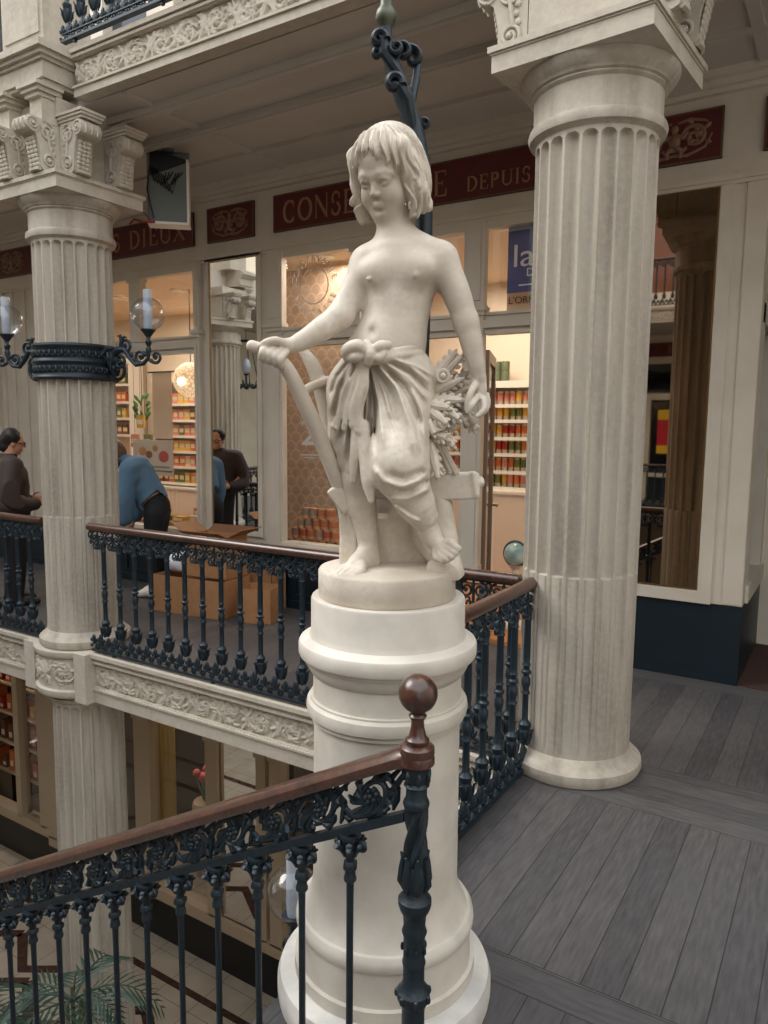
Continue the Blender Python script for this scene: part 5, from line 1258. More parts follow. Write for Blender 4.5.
text("L'ORFÈ", .075, M_TEAL, t, (.02, -.003, -.085), .24, .001, 'caption'); mb = MB(); mb.box(0, .5, .004, .008, -.14, 0); mb.build('caption_strip', plain('caption_tan', (205, 165, 125)), t); mb = MB(); mb.tube([(.1, .006, .53), (.1, .006, .56)], .004, 5); mb.tube([(.6, .006, .53), (.6, .006, .56)], .004, 5); mb.build('hanger', M_TEAL, t)
# open door leaf
t = thing('shop_door', 'glazed wooden shop door standing open beside the wheat sheaf', 'door', (-2.60, 5.74, .03), math.atan2(.78, -.28)); M_DOORW = plain('brown_door_paint', (118, 104, 92), .4)
mb = MB(); rim(mb, .09, .74, .35, 2.32, .09, -.02, .02); mb.box(0, .83, -.02, .02, 0, .26); mb.build('door_frame', M_DOORW, t); mb = MB(); mb.box(.09, .74, -.003, .003, .35, 2.32); mb.build('pane', M_GLASS, t); mb = MB(); mb.tube([(.76, -.02, 1.05), (.76, -.07, 1.05), (.66, -.07, 1.05)], .012, 8); mb.tube([(.76, .02, 1.05), (.76, .07, 1.05), (.66, .07, 1.05)], .012, 8); mb.build('door_handle', M_BRASS, t)
t = thing('glass_float', 'round blue-green glass ball by the shop doorway at the column edge', 'ornament', (-2.46, 6.15, .03)); mb = MB(); mb.ell((0, 0, .66), .105, 24, 16); mb.build('ball', mat('sea_glass', srgb(128, 168, 166), .08, noise=(9, srgb(206, 222, 214), .9)), t)
mb = MB(); mb.tube([(.112 * cos(a), 0, .66 + .112 * sin(a)) for a in [2 * PI * i / 32 for i in range(33)]], .010, 6); mb.build('rope_ring', plain('teal_rope', (60, 84, 80), .7), t); mb = MB(); mb.lathe([(0, 0), (.14, 0), (.14, .03), (.03, .05), (.03, .52), (.07, .56), (0, .56)], 20); mb.build('stand', M_WHITE, t)

# ------------------------------------------------------------------ boxes on the gallery, hanging cabinet
def carton(x, y, rz, w, d, h, label, flaps=True):
    t = thing('cardboard_box', label, 'box', (x, y, .001), rz)
    mb = MB(); e = .006; mb.box(-w, w, -d, -d + e, 0, h); mb.box(-w, w, d - e, d, 0, h); mb.box(-w, -w + e, -d, d, 0, h); mb.box(w - e, w, -d, d, 0, h); mb.box(-w, w, -d, d, 0, e); mb.build('carton_body', M_CARD, t)
    if flaps:
        for a, (M, L_, dp) in enumerate(((T(0, -d, h) @ RX(rad(-205 + 180)), w, d * .8), (T(0, d, h) @ RX(rad(25)), w, d * .8), (T(-w, 0, h) @ RZ(PI / 2) @ RX(rad(30)), d, w * .8), (T(w, 0, h) @ RZ(PI / 2) @ RX(rad(-25)), d, w * .8))):
            s_ = -1 if a in (0, 3) else 1; mb = MB(); mb.box(-L_, L_, min(0, s_ * dp), max(0, s_ * dp), -.003, .003, M); mb.build('flap', M_CARD2 if a == 1 else M_CARD, t)
    return t
carton(-5.26, 5.08, rad(6), .42, .22, .36, 'wide brown cardboard box on the gallery floor, white bag on top', False)
carton(-4.86, 5.50, rad(0), .22, .11, .40, 'brown cardboard box standing on the floor under the clear mirror', False)
t = carton(-4.55, 5.12, rad(20), .16, .14, .32, 'small plain cardboard box right of the wide box', False)
# an open box on the wide one
bx = carton(-5.10, 5.13, rad(6), .24, .16, .40, 'open cardboard box with raised flaps stacked before the clear mirror'); bx.location.z = .362
t = thing('plastic_bag', 'crumpled white plastic bag lying on the wide cardboard box', 'bag', (-5.52, 5.05, .362)); mb = MB(); mb.ell((0, 0, .09), (.15, .12, .10), 24, 16)
for v in mb.v: k = 1 + .16 * sin(31 * v.x + 17 * v.z) * cos(27 * v.y + 23 * v.z); v.x *= k; v.y *= k; v.z = max(0, v.z * (1 + .12 * sin(40 * v.x)))
mb.build('bag_body', plain('white_plastic', (222, 222, 228), .35), t)
t = thing('hanging_cabinet', 'grey open-topped equipment cabinet with loose cables under the gallery ceiling', 'cabinet', (-5.10, 4.62, 3.53), rad(42)); M_CAB = plain('grey_cabinet', (104, 112, 110), .5)
mb = MB(); mb.prism([(-.17, 0), (.17, 0), (.17, .50), (-.17, .36)], 0, .02); mb.box(-.17, .17, .13, .15, 0, .62); mb.box(-.17, -.15, .0, .15, 0, .62); mb.build('panel', M_CAB, t); mb = MB(); mb.box(.155, .175, -.010, .15, -.015, .52); mb.box(-.175, .175, -.010, .15, -.022, .0); mb.build('white_edge', M_WHITE, t)
mb = MB(); mb.prism([(-.15, .36), (.15, .49), (.15, .53), (-.15, .61)], .03, .12); mb.build('interior_shade', plain('shade_black', (22, 22, 26), .4), t)  # black block painting in the shade inside the cabinet's open top
mb = MB()
for i in range(6): mb.tube([(-.15 + .02 * i, .01, .46 - .01 * i), (-.11 + .03 * i, -.03, .33 - .02 * i), (-.03 + .02 * i, -.02, .31 + .02 * (i % 3)), (-.01 + .03 * i, .01, .43)], .006, 6)
mb.tube([(-.15, .01, .46), (-.17, -.02, .25), (-.12, -.02, .02)], .006, 6); mb.build('black_cable', plain('cable_black', (26, 26, 28), .5), t)
mb = MB(); mb.tube([(-.11, -.016, -.01), (-.20, -.03, -.02), (-.28, -.03, .0), (-.32, -.02, -.04)], .009, 6); mb.tube([(-.14, -.016, -.005), (-.22, -.03, .08), (-.28, -.02, .09), (-.34, 0, .06)], .005, 6); mb.build('red_cable', plain('cable_red', (150, 36, 34), .5), t)
mb = MB(); mb.box(-.05, .05, .03, .12, .60, .615); mb.build('ceiling_bracket', M_CAB, t)

# ------------------------------------------------------------------ people
M_SKIN = plain('skin', (196, 142, 114), .55); M_HAIRD = plain('dark_hair', (30, 24, 22), .6); M_HAIRB = plain('brown_hair', (104, 78, 56), .55, noise=(40, srgb(76, 54, 38), .7, 4, (1, 1, .1)))
M_JACK = plain('dark_brown_jacket', (58, 44, 40), .75, bump=(60, .15)); M_TRS = plain('black_trousers', (26, 25, 30), .8); M_SWT = plain('blue_sweater', (92, 122, 148), .85, bump=(90, .3))
def hand(V, w, d, side, s=1.):
    """palm and five bent fingers continuing from wrist w along d; side = thumb side"""
    w = np.array(w); d = norm(d); sd = norm(np.array(side) - d * np.dot(side, d)); nn = np.cross(d, sd)
    V.chain([w, w + d * .05 * s, w + d * .085 * s], [.024 * s, .034 * s, .032 * s], .02)
    for i, L_ in enumerate((.070, .078, .072, .056)):
        b = w + d * .085 * s + sd * (.026 - .0175 * i) * s; V.chain([b, b + d * L_ * .5 * s + nn * .006, b + d * L_ * .85 * s + nn * .026 * s], [.0095 * s, .009 * s, .0075 * s], .004)
    b = w + d * .03 * s + sd * .03 * s; V.chain([b, b + (d * .6 + sd * .8) * .035 * s, b + (d * .9 + sd * .5) * .065 * s], [.012 * s, .011 * s, .009 * s], .006)
def head(V, c, R, s=1.):
    """R rows: left, forward, up"""
    R = [norm(r) for r in R]; q = lambda l, f, u: np.array(c) + (R[0] * l + R[1] * f + R[2] * u) * s
    V.ell(q(0, -.012, .03), (.074 * s, .094 * s, .088 * s), .03, R); V.ell(q(0, .02, -.035), (.058 * s, .066 * s, .08 * s), .03, R); V.cone(q(0, .055, -.095), q(0, .04, -.09), .02, .024, .02)
    V.chain([q(0, .082, .01), q(0, .09, -.012), q(0, .104, -.034)], [.008, .009, .012], .01)
    for sx in (-1, 1):
        V.ell(q(.03 * sx, .092, -.006), (.016, .014, .010), .012, R, '-'); V.ell(q(.03 * sx, .07, -.008), .015, .003); V.ell(q(.074 * sx, -.01, -.015), (.010, .022, .032), .008, R)
    V.chain([q(-.02, .08, -.068), q(0, .088, -.066), q(.02, .08, -.068)], [.004, .006, .004], .006); V.chain([q(-.016, .078, -.076), q(0, .086, -.077), q(.016, .078, -.076)], [.004, .006, .004], .006)
    return q
M_PIPE = plain('pale_piping', (196, 194, 190), .6)
# man
tm = thing('person', 'man in dark brown jacket with pale piping standing at the left edge', 'person', (-6.96, 4.22, .001), rad(66)); tm.scale = (1.05, 1.05, 1.045)
V = Vol((-.36, -.36, -.0), (.52, .36, 1.72), .008)
V.ell((0, 0, 1.20), (.11, .17, .22), .05); V.ell((0, 0, .95), (.11, .155, .16), .05); V.cone((-.01, 0, 1.34), (.01, 0, 1.47), .06, .054, .03)
for sy in (-1, 1):
    V.chain([(0, .09 * sy, .88), (.01, .095 * sy, .48), (-.02, .10 * sy, .09)], [.085, .06, .045], .03); V.chain([(-.03, .1 * sy, .05), (.12, .11 * sy, .035)], [.04, .032], .03)
    V.chain([(0, .19 * sy, 1.33), (-.02, .27 * sy, 1.08), (.18, .20 * sy, .98)], [.05, .04, .028], .02); hand(V, (.19, .20 * sy, .98), (.9, -.35 * sy, .1), (0, 0, 1), 1.0)
hq = head(V, (.035, 0, 1.545), ((0, 1, 0), (1, 0, -.12), (.12, 0, 1)), 1.)
link('body', V.mesh('body', M_SKIN), tm); V.d[:] = 1
V.ell((-.01, 0, 1.18), (.165, .235, .22), .05); V.ell((-.0, 0, .96), (.17, .225, .22), .06); V.cone((-.01, -.16, 1.33), (-.01, .16, 1.33), .095, .095, .04); V.cone((-.02, 0, 1.36), (-.015, 0, 1.42), .085, .075, .03)
for sy in (-1, 1): V.chain([(-.01, .22 * sy, 1.32), (-.05, .315 * sy, 1.08), (.03, .29 * sy, .99), (.17, .20 * sy, .975)], [.095, .085, .075, .055], .03)
V.box((0, 0, .70), (.4, .4, .045), .0, .0, None, '-'); V.box((.0, 0, 1.49), (.3, .3, .05), 0, .01, None, '-')
g = V.axes(); V.d += .004 * np.sin(42 * g[2][None, None, :] + 9 * g[0][:, None, None]) * np.cos(15 * g[1][None, :, None])
jk = link('jacket', V.mesh('jacket', M_JACK), tm); V.d[:] = 1
for sy in (-1, 1): V.chain([(0, .09 * sy, .90), (.01, .095 * sy, .48), (-.02, .10 * sy, .06)], [.115, .085, .07], .03)
V.ell((0, 0, .88), (.13, .17, .12), .04); V.box((0, 0, -.0), (.4, .4, .05), 0, 0, None, '-'); link('trousers', V.mesh('trousers', M_TRS), tm); V.d[:] = 1
for sy in (-1, 1): V.chain([(-.05, .1 * sy, .05), (.08, .11 * sy, .045), (.16, .115 * sy, .035)], [.05, .048, .036], .02)
V.box((0, 0, -.02), (.5, .4, .022), 0, 0, None, '-'); link('shoes', V.mesh('shoes', M_HAIRD), tm); V.d[:] = 1
V.ell(hq(0, -.02, .045), (.082, .10, .088), .02); V.ell(hq(0, -.062, -.02), (.078, .05, .085), .03); V.ell(hq(0, .115, -.045), (.075, .072, .085), .012, None, '-'); V.d += .003 * np.sin(90 * g[1][None, :, None]) * np.cos(70 * g[2][None, None, :])
link('hair', V.mesh('hair', M_HAIRD), tm); del V
mb = MB()
for sx in (-1, 1): mb.tube([Vector(hq(.031 * sx + .022 * cos(a), .096, -.008 + .017 * sin(a))) for a in [2 * PI * i / 14 for i in range(15)]], .003, 5); mb.tube([Vector(hq(.053 * sx, .094, -.004)), Vector(hq(.078 * sx, .0, -.004))], .003, 5)
mb.tube([Vector(hq(-.010, .098, -.005)), Vector(hq(.010, .098, -.005))], .003, 5); mb.build('glasses', M_HAIRD, tm)
from mathutils.bvhtree import BVHTree
bv = BVHTree.FromPolygons([v.co.copy() for v in jk.data.vertices], [tuple(p.vertices) for p in jk.data.polygons])
def on_back(y, z):
    h = bv.ray_cast(Vector((-.8, y, z)), Vector((1, 0, 0)))[0]
    return (h if h else Vector((-.15, y, z))) + Vector((-.003, 0, 0))
for sy in (-1, 1):
    mb = MB(); mb.tube([on_back(sy * y, z) for y, z in ((.085, 1.385), (.115, 1.35), (.145, 1.31), (.165, 1.26), (.160, 1.20), (.145, 1.12), (.125, 1.04), (.128, .96), (.135, .88), (.135, .79))], .0065, 6); mb.build('piping', M_PIPE, jk)
mb = MB(); mb.ell(on_back(.0, 1.28), (.010, .045, .035), 14, 8); mb.build('badge', plain('orange_badge', (176, 100, 50), .6), jk)
# woman, bending forward
tw_ = thing('person', 'woman in blue sweater and black trousers bending forward beside the left column', 'person', (-6.16, 5.26, .001), rad(212))
V = Vol((-.36, -.34, 0), (.74, .34, 1.66), .008)
V.chain([(-.06, 0, .93), (.05, 0, 1.12), (.15, 0, 1.30)], [.13, .105, .12], .05); V.cone((.20, 0, 1.38), (.33, 0, 1.48), .055, .048, .03)
for sy in (-1, 1):
    V.chain([(-.06, .085 * sy, .9), (-.03, .09 * sy, .48), (-.05, .09 * sy, .09)], [.09, .056, .04], .03); V.chain([(-.07, .09 * sy, .05), (.08, .095 * sy, .035)], [.036, .03], .03)
    V.chain([(.17, .16 * sy, 1.32), (.20, .19 * sy, 1.05), (.24, .15 * sy, .82)], [.045, .036, .024], .02); hand(V, (.242, .15 * sy, .81), (.25, -.15 * sy, -.95), (1, 0, 0), .92)
hw = head(V, (.385, 0, 1.51), ((0, 1, 0), (.72, 0, -.69), (.69, 0, .72)), .96)
link('body', V.mesh('body', M_SKIN), tw_); V.d[:] = 1
V.chain([(.00, 0, 1.03), (.07, 0, 1.18), (.14, 0, 1.32)], [.17, .165, .16], .05); V.cone((.16, -.11, 1.34), (.16, .11, 1.34), .105, .105, .05); V.cone((.19, 0, 1.38), (.26, 0, 1.43), .085, .065, .02)
for sy in (-1, 1): V.chain([(.17, .16 * sy, 1.33), (.19, .20 * sy, 1.07), (.22, .165 * sy, .86), (.235, .155 * sy, .81)], [.10, .09, .085, .045], .03)
V.box((-.115, 0, .93), (.16, .3, .12), .0, .01, [[.66, 0, .75], [0, 1, 0], [-.75, 0, .66]], '-')
g = V.axes(); V.d += .004 * np.sin(50 * g[2][None, None, :] + 25 * g[0][:, None, None]) * np.cos(18 * g[1][None, :, None])
link('sweater', V.mesh('sweater', M_SWT), tw_); V.d[:] = 1
V.ell((-.060, 0, .94), (.135, .16, .16), .05)
for sy in (-1, 1): V.chain([(-.06, .085 * sy, .88), (-.03, .09 * sy, .48), (-.05, .09 * sy, .13)], [.115, .075, .055], .03)
link('trousers', V.mesh('trousers', M_TRS), tw_); V.d[:] = 1
for sy in (-1, 1): V.chain([(-.085, .09 * sy, .055), (.03, .095 * sy, .055), (.11, .10 * sy, .035)], [.052, .05, .036], .02)
V.box((0, 0, -.02), (.5, .4, .022), 0, 0, None, '-'); link('sneakers', V.mesh('sneakers', M_WHITE), tw_); V.d[:] = 1
V.ell(hw(0, -.025, .04), (.085, .085, .10), .02); V.chain([hw(.07, -.01, .03), hw(.08, .0, -.06), (.42, .085, 1.28)], [.035, .035, .02], .03); V.chain([hw(-.07, -.01, .03), hw(-.08, .0, -.06), (.42, -.085, 1.28)], [.035, .035, .02], .03); V.chain([hw(0, -.08, .03), hw(0, -.07, -.06), (.29, 0, 1.42)], [.05, .055, .03], .03)
V.d += .004 * np.sin(110 * g[1][None, :, None] + 40 * g[0][:, None, None]); link('hair', V.mesh('hair', M_HAIRB), tw_); del V

# ------------------------------------------------------------------ lower level
q = N('pale_marble_tiles', .25); x, y, z = q.xyz(); tx = q.math('FRACT', q.math('DIVIDE', x, .5)); ty = q.math('FRACT', q.math('DIVIDE', y, .5)); e = q.math('MINIMUM', tx, ty)
c = q.mix(q.noise(3, det=8), srgb(150, 136, 120), srgb(196, 184, 166)); q.l(q.mix(q.math('LESS_THAN', e, .012), c, srgb(96, 86, 76)), q.b.inputs['Base Color'])
mb = MB(); mb.box(-13, 5, -10, 8, -4.5, -4.33); struct(mb.build('floor_lower', q.m))
mb = MB(); M_INL = plain('brown_marble_inlay', (62, 40, 34), .25, noise=(12, srgb(90, 62, 52), .6))
for k in range(9):
    x0 = -10.6 + 1.1 * k
    for dx, dy in ((0, .75), (.32, .32)): mb.sweep([(x0 + dx, 5.1 - dy, -4.33), (x0 + .55 + dx, 4.55 - dy + .2, -4.33), (x0 + 1.1 + dx, 5.1 - dy, -4.33)], [(-.06, -.01), (-.06, .004), (.06, .004), (.06, -.01)])
mb.box(-12, 4, 5.16, 5.24, -4.34, -4.327); mb.box(-12, 4, 2.9, 3.0, -4.34, -4.327); mb.box(-12, 4, 2.2, 2.3, -4.34, -4.327)
struct(mb.build('trim_floor_inlay', M_INL))
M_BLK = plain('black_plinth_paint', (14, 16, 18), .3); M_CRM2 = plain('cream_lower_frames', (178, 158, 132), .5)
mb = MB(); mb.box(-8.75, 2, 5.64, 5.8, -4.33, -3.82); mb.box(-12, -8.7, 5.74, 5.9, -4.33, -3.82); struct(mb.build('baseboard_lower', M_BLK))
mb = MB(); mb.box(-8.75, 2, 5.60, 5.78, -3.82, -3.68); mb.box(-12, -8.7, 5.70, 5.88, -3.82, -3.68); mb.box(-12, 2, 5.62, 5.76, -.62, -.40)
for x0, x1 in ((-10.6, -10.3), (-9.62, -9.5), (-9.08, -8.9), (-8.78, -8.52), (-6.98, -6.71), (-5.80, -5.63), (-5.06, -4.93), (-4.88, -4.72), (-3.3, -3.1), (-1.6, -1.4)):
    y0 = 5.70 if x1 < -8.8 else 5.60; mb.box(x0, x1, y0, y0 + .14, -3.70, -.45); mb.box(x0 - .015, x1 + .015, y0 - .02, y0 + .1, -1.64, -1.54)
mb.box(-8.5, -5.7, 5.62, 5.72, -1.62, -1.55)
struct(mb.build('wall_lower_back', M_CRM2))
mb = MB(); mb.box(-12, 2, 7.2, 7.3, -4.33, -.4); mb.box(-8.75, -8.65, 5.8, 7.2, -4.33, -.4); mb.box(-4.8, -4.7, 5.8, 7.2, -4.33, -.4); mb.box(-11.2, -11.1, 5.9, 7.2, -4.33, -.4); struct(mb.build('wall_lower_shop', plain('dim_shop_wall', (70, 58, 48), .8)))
for k, (x0, x1) in enumerate(((-8.52, -6.98), (-6.71, -5.80), (-4.72, -3.3), (-9.5, -9.08), (-8.9, -8.78))):
    mb = MB(); yg = 5.70 if x1 > -8.6 else 5.78; mb.box(x0, x1, yg, yg + .006, -3.70, -.6); struct(mb.build('window_%d' % (n_ + k), M_GLASS))
t = thing('wall_mirror', 'lower level mirror pane reflecting pale marble floor below the gallery', 'mirror', (-5.345, 5.66, -3.69)); mb = MB(); mb.box(-.285, .285, 0, .01, 0, 3.05); mb.build('mirror_glass', M_MIRROR, t); mb = MB(); rim(mb, -.275, .275, .01, 3.04, .010, -.01, .0); mb.build('brass_bead', M_BRASS, t)
t = thing('yellow_curtain', 'yellow curtain hanging in the lower shop window', 'curtain', (-6.93, 6.0, -3.4)); mb = MB(); mb.grid([[(-.22 + .44 * i / 40, .03 * sin(i * .9), zz) for zz in (0, 1.4, 2.8)] for i in range(41)]); mb.build('cloth', plain('mustard_cloth', (196, 166, 82), .8), t); mb = MB(); mb.tube([(-.3, 0, 2.81), (.3, 0, 2.81)], .015, 8); mb.build('rod', M_BRASS, t)
t = thing('pink_flower_pot', 'pink flowers in a pot behind the lower shop glass', 'flowers', (-6.32, 6.1, -3.66)); mb = MB(); mb.lathe([(0, 0), (.12, 0), (.16, .9), (.14, .95), (0, .95)], 18); mb.build('tall_pot', M_CRM2, t); mb = MB(); mb2 = MB()
for i in range(12):
    a = rk.uniform(0, 6.28); r = rk.uniform(.02, .13); mb.ell((r * cos(a), r * sin(a), 1.22 + rk.uniform(-.08, .12)), .05, 8, 6); mb2.tube([(0, 0, .9), (r * cos(a) * .6, r * sin(a) * .6, 1.08), (r * cos(a), r * sin(a), 1.2)], .012, 5)
mb.build('blossom', plain('pink_petals', (196, 92, 92), .6), t); mb2.build('stalk', plain('stalk_green', (90, 110, 84), .6), t)
t = thing('red_goods_rack', 'rack of red boxed goods in the lower left shop window', 'shelves', (-9.75, 6.08, -4.32)); mb = MB()
for z in (1.0, 1.45, 1.9, 2.35, 2.8, 3.25): mb.box(-.9, .5, -.15, .15, z, z + .03)
for x_ in (-.9, .47): mb.box(x_, x_ + .03, -.15, .15, 0, 3.6)
mb.build('rack', M_CRM2, t)
for k in range(34):
    z = (1.03, 1.48, 1.93, 2.38, 2.83)[k % 5]; c = ['red', 'orange', 'brown', 'yellow', 'red'][rk.randrange(5)]; rw = ORD[k % 5]; mb = MB(); h = rk.uniform(.16, .32); mb.box(-.055, .055, -.08, .08, 0, h); mb.mat(1).box(-.035, .035, -.083, -.08, h * .2, h * .5)
    nm = '%s carton on the %s tier of the lower rack' % (c, rw); tag(mb.build('carton', [mat('carton', srgb(*COLS[c]), .5), M_WHITE], None, (-10.55 + .19 * (k // 5), 6.06, -4.32 + z)), nm, 'box', nm.replace('carton', 'cartons'))
def palm(x, y, label, h, n, seed, R):
    t = thing('potted_palm', label, 'plant', (x, y, -4.33)); r = random.Random(seed); mb = MB(); mb.lathe([(0, 0), (.20, 0), (.24, .05), (.28, .42), (.30, .46), (.26, .48), (.24, .42), (0, .42)], 24); mb.build('planter', plain('glazed_planter', (70, 74, 76), .3), t)
    mb = MB()
    for k in range(5): mb.tube([(.03 * cos(k * 1.3), .03 * sin(k * 1.3), .4), (.05 * cos(k * 1.3), .05 * sin(k * 1.3), h * .5), (.09 * cos(k * 1.3), .09 * sin(k * 1.3), h * .72)], .014, 6)
    mb.build('stem', plain('palm_stem', (96, 84, 54), .8), t)
    for k in range(n):
        a = k * 2.4 + r.uniform(-.3, .3); L_ = R * r.uniform(.7, 1.1); up = r.uniform(.25, 1.1); mb = MB(); pts = []
        for i in range(13):
            s_ = i / 12; pts.append(Vector((cos(a) * L_ * s_ * (1 - .1 * s_), sin(a) * L_ * s_ * (1 - .1 * s_), h * .70 + up * L_ * s_ * 1.1 - (up * .75 + .35) * L_ * s_ * s_ * 1.1)))
        mb.tube(pts, [.010 * (1 - .07 * i) for i in range(13)], 5)
        for i in range(2, 13):
            tg = (pts[i] - pts[i - 1]).normalized(); sd = tg.cross(Vector((0, 0, 1))).normalized(); Lf = .34 * L_ * sin(PI * min(1, (i + 1) / 13.5)) + .06
            for sg in (-1, 1):
                d_ = (tg * .75 + sd * sg * .8 + Vector((0, 0, -.12))).normalized(); b = pts[i]; e = b + d_ * Lf + Vector((0, 0, -.12 * Lf)); m_ = b + d_ * Lf * .5; wv = tg * .016
                mb.add([b - wv * .4, b + wv * .4, m_ + wv, e, m_ - wv], [(0, 1, 2, 4), (4, 2, 3)], True)
        mb.build('frond', M_PALM, t)
M_PALM = plain('palm_leaf', (44, 70, 56), .5, noise=(5, srgb(32, 54, 42), .6))
palm(-4.55, 3.05, 'potted palm on the lower floor, right one of two behind the stair balusters', 2.75, 9, 3, .62)
palm(-5.75, 2.75, 'potted palm on the lower floor, left one of two behind the stair balusters', 1.9, 16, 8, .8)

# ------------------------------------------------------------------ the far side of the arcade (seen in the mirrors)
mb = MB(); mb.box(-13, 5, -9.5, -6.2, -.3, 0); mb.box(-13.2, -9.2, -6.2, 3.6, -.3, -.002); struct(mb.build('floor_far_gallery', M_FLOOR))
mb = MB(); mb.box(-13, 5, -9.5, -6.2, 4.15, 4.49); mb.box(-13.2, -9.55, -6.2, 3.6, 4.15, 4.49); struct(mb.build('ceiling_far_gallery', M_CEIL))
a, b = MB(), MB(); fascia(a, b, -6.5, 0, 0, 4.15, 4.47, 4.228, 4.408, 15); fx = T(-3.4, -6.15, 0) @ RZ(PI) @ T(3.25, 0, 0); a.xf(fx); b.xf(fx); o = struct(a.build('trim_fascia_far', M_STONE2)); b.build('acanthus_relief', M_STONE2, o)
mb = MB(); mb.box(-13, 5, -8.7, -8.5, 3.45, 4.15); mb.box(-13, 5, -8.7, -8.5, 4.49, 5.2); mb.box(-13, 5, -8.7, -8.5, 7.2, 8.6)
for k in range(14): mb.box(-13 + 1.3 * k, -12.75 + 1.3 * k, -8.7, -8.45, 0, 3.5); mb.box(-13 + 1.3 * k, -12.6 + 1.3 * k, -8.7, -8.45, 5.2, 7.2)
mb.box(-13, 5, -8.66, -8.46, 2.55, 2.7); mb.box(-13, 5, -8.66, -8.46, .6, .7); mb.box(-4.55, -4.38, -8.66, -8.44, 0, 2.6); mb.box(-3.45, -3.3, -8.66, -8.44, 0, 2.6)
struct(mb.build('wall_front', M_CREAM))
mb = MB(); mb.box(-13, 5, -8.7, -8.52, .0, .6); struct(mb.build('baseboard_front', M_TEAL))
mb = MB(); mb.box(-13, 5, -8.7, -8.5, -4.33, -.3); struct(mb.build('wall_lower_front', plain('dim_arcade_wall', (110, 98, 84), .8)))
mb = MB(); mb.box(-13, 5, -8.64, -8.58, .6, 3.45); struct(mb.build('window_40', mat('dark_window', srgb(24, 28, 32), .05)))
mb = MB(); mb.box(-13, 5, -8.64, -8.58, 5.2, 7.2); struct(mb.build('window_41', mat('lit_window', srgb(120, 70, 50), .1)))
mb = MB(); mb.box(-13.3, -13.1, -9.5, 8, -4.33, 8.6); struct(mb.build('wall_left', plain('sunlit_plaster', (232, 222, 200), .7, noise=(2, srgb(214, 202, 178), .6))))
mb = MB(); mb.box(7, 7.2, -9.5, 8, -4.33, 7); struct(mb.build('wall_right', M_CREAM))
t = thing('sign_board', 'dark red sign board of the opposite shop, seen reversed in the brown mirror', 'sign', (-3.6, -8.44, 3.62), PI); mb = MB(); mb.box(-1.6, 1.6, 0, .02, 0, .34); mb.build('board', M_RED, t); letters('E MAI', .2, M_GILT2, t, -.75, .07, 1.2)
t = thing('shop_poster', 'yellow and red poster on the opposite shop door, seen in the brown mirror', 'poster', (-3.95, -8.43, 1.2), PI); mb = MB(); mb.box(-.24, .24, 0, .01, 0, 1.1); mb.build('sheet', plain('poster_red', (196, 30, 44), .5), t); mb = MB(); mb.box(-.24, .24, -.004, 0, .85, 1.1).box(-.24, .24, -.004, 0, 0, .2); mb.build('yellow_band', plain('poster_yellow', (228, 186, 40), .5), t)
railing('dark railing of the opposite gallery, seen in the brown mirror', -6.8, -6.15, 0, 0, 7.0, .1, .1765, 38)
railing('blue railing of the opposite upper gallery, seen in the brown mirror', -6.8, -6.12, 4.5, 0, 7.0, .1, .1765, 38)
railing('railing of the end gallery, seen in the clear mirror', -9.5, 3.2, 0, -PI / 2, 6, .1, .1765, 33)
t = thing('hanging_lantern', 'iron hanging lantern with scrolled arms, seen in the clear mirror', 'lantern', (-9.78, .6, 2.55))
mb = MB()
for k in range(6):
    a = 2 * PI * k / 6; M = RZ(a); p = lambda x_, z_: M @ Vector((x_, 0, z_)); mb.tube([p(.02, .02), p(.14, -.05), p(.26, .0), p(.30, .08)], .016, 6); mb.tube([p(.26 + x_, .03 + z_) for x_, z_ in spiral(0, 0, .05, 1.2, 0, 1, 12)], .010, 5); mb.tube([p(.13 + x_, .0 + z_) for x_, z_ in spiral(0, 0, .05, 1.2, PI, 1, 12)], .010, 5)
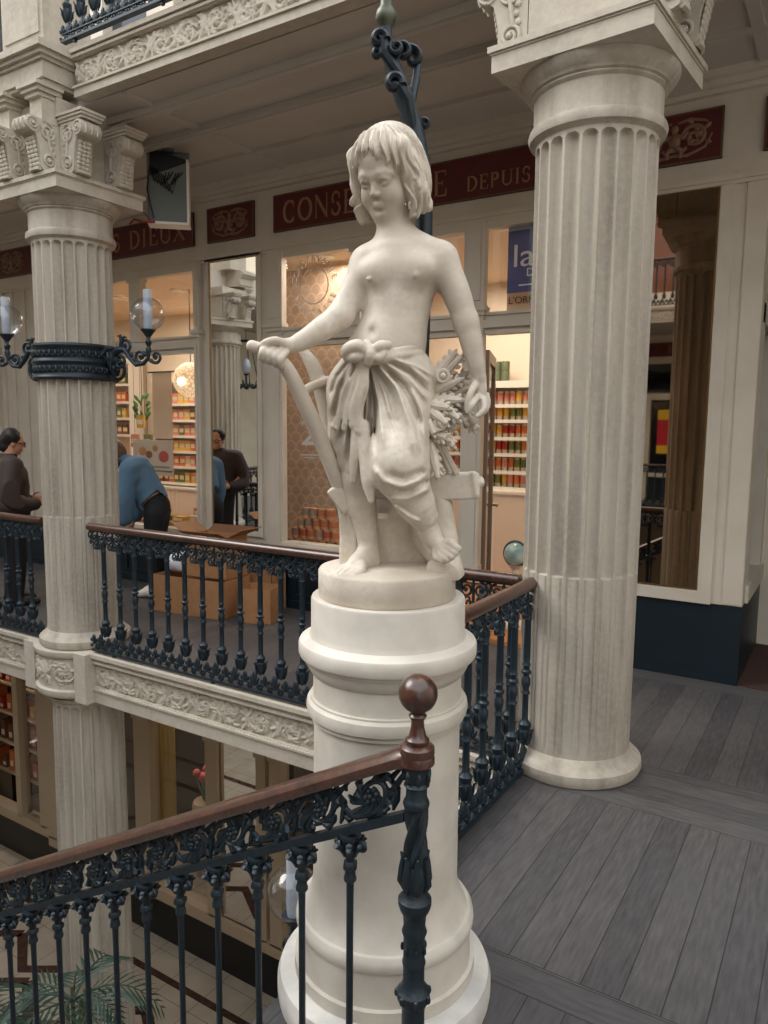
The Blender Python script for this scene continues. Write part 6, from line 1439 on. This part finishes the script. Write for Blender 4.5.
mb.build('scrolled_arms', M_IRON, t); mb = MB(); mb.lathe([(0, -.08), (.03, -.06), (.05, 0), (.02, .05), (.02, .18), (.06, .22), (0, .22)], 16); mb.build('stem', M_IRON, t); mb = MB(); mb.ell((0, 0, .36), (.085, .085, .15), 18, 12); mb.build('glass_globe', M_OPAL, t)
mb = MB()
for k in range(3): a = 2 * PI * k / 3; mb.tube([(.29 * cos(a), .29 * sin(a), .06), (.13 * cos(a), .13 * sin(a), .78), (.10 * cos(a), .10 * sin(a), .84)], .010, 6)
mb.tube([(.12 * cos(2 * PI * i / 16), .12 * sin(2 * PI * i / 16), .83) for i in range(17)], .014, 6); mb.tube([(0, 0, .84), (0, 0, 1.6)], .008, 6); mb.tube([(-.12, 0, .83), (.12, 0, .83)], .010, 6); mb.build('chain', M_IRON, t)
# ------------------------------------------------------------------ light: the sky over the glass roof, the shop lamps
w = bpy.data.worlds.new('sky'); scn.world = w; w.use_nodes = True; bg = w.node_tree.nodes['Background']
bg.inputs[0].default_value = (.92, .96, 1, 1); bg.inputs[1].default_value = 2.2
s = bpy.data.lights.new('sun', 'SUN'); s.energy = 2.0; s.angle = rad(32); s.color = (1, .97, .92); so = bpy.data.objects.new('sun', s); COL.objects.link(so)
so.rotation_euler = Vector((.80, .32, -.85)).to_track_quat('-Z', 'Y').to_euler()
WARM = (1, .88, .74)
area('left_shop_light', (-7.6, 6.9, 3.40), 1.2, 56, WARM, (0, 0, 0)); area('right_shop_light', (-3.3, 6.9, 3.40), 1.0, 48, WARM, (0, 0, 0)); area('far_left_shop_light', (-9.6, 6.6, 3.40), .6, 14, WARM)
area('window_light', (-4.4, 5.98, 3.40), .25, 9, WARM)
area('lower_shop_light', (-6.8, 6.2, -.6), .8, 26, WARM); area('lower_left_shop_light', (-9.8, 5.95, -.6), .3, 26, WARM)
v = scn.view_settings; v.view_transform = 'Standard'; v.look = 'None'; v.exposure = .12; v.gamma = 1; v.use_curve_mapping = False
scn.cycles.use_denoising = True; scn.cycles.max_bounces = 8; scn.cycles.diffuse_bounces = 5; scn.cycles.transparent_max_bounces = 12
bpy.context.view_layer.update()
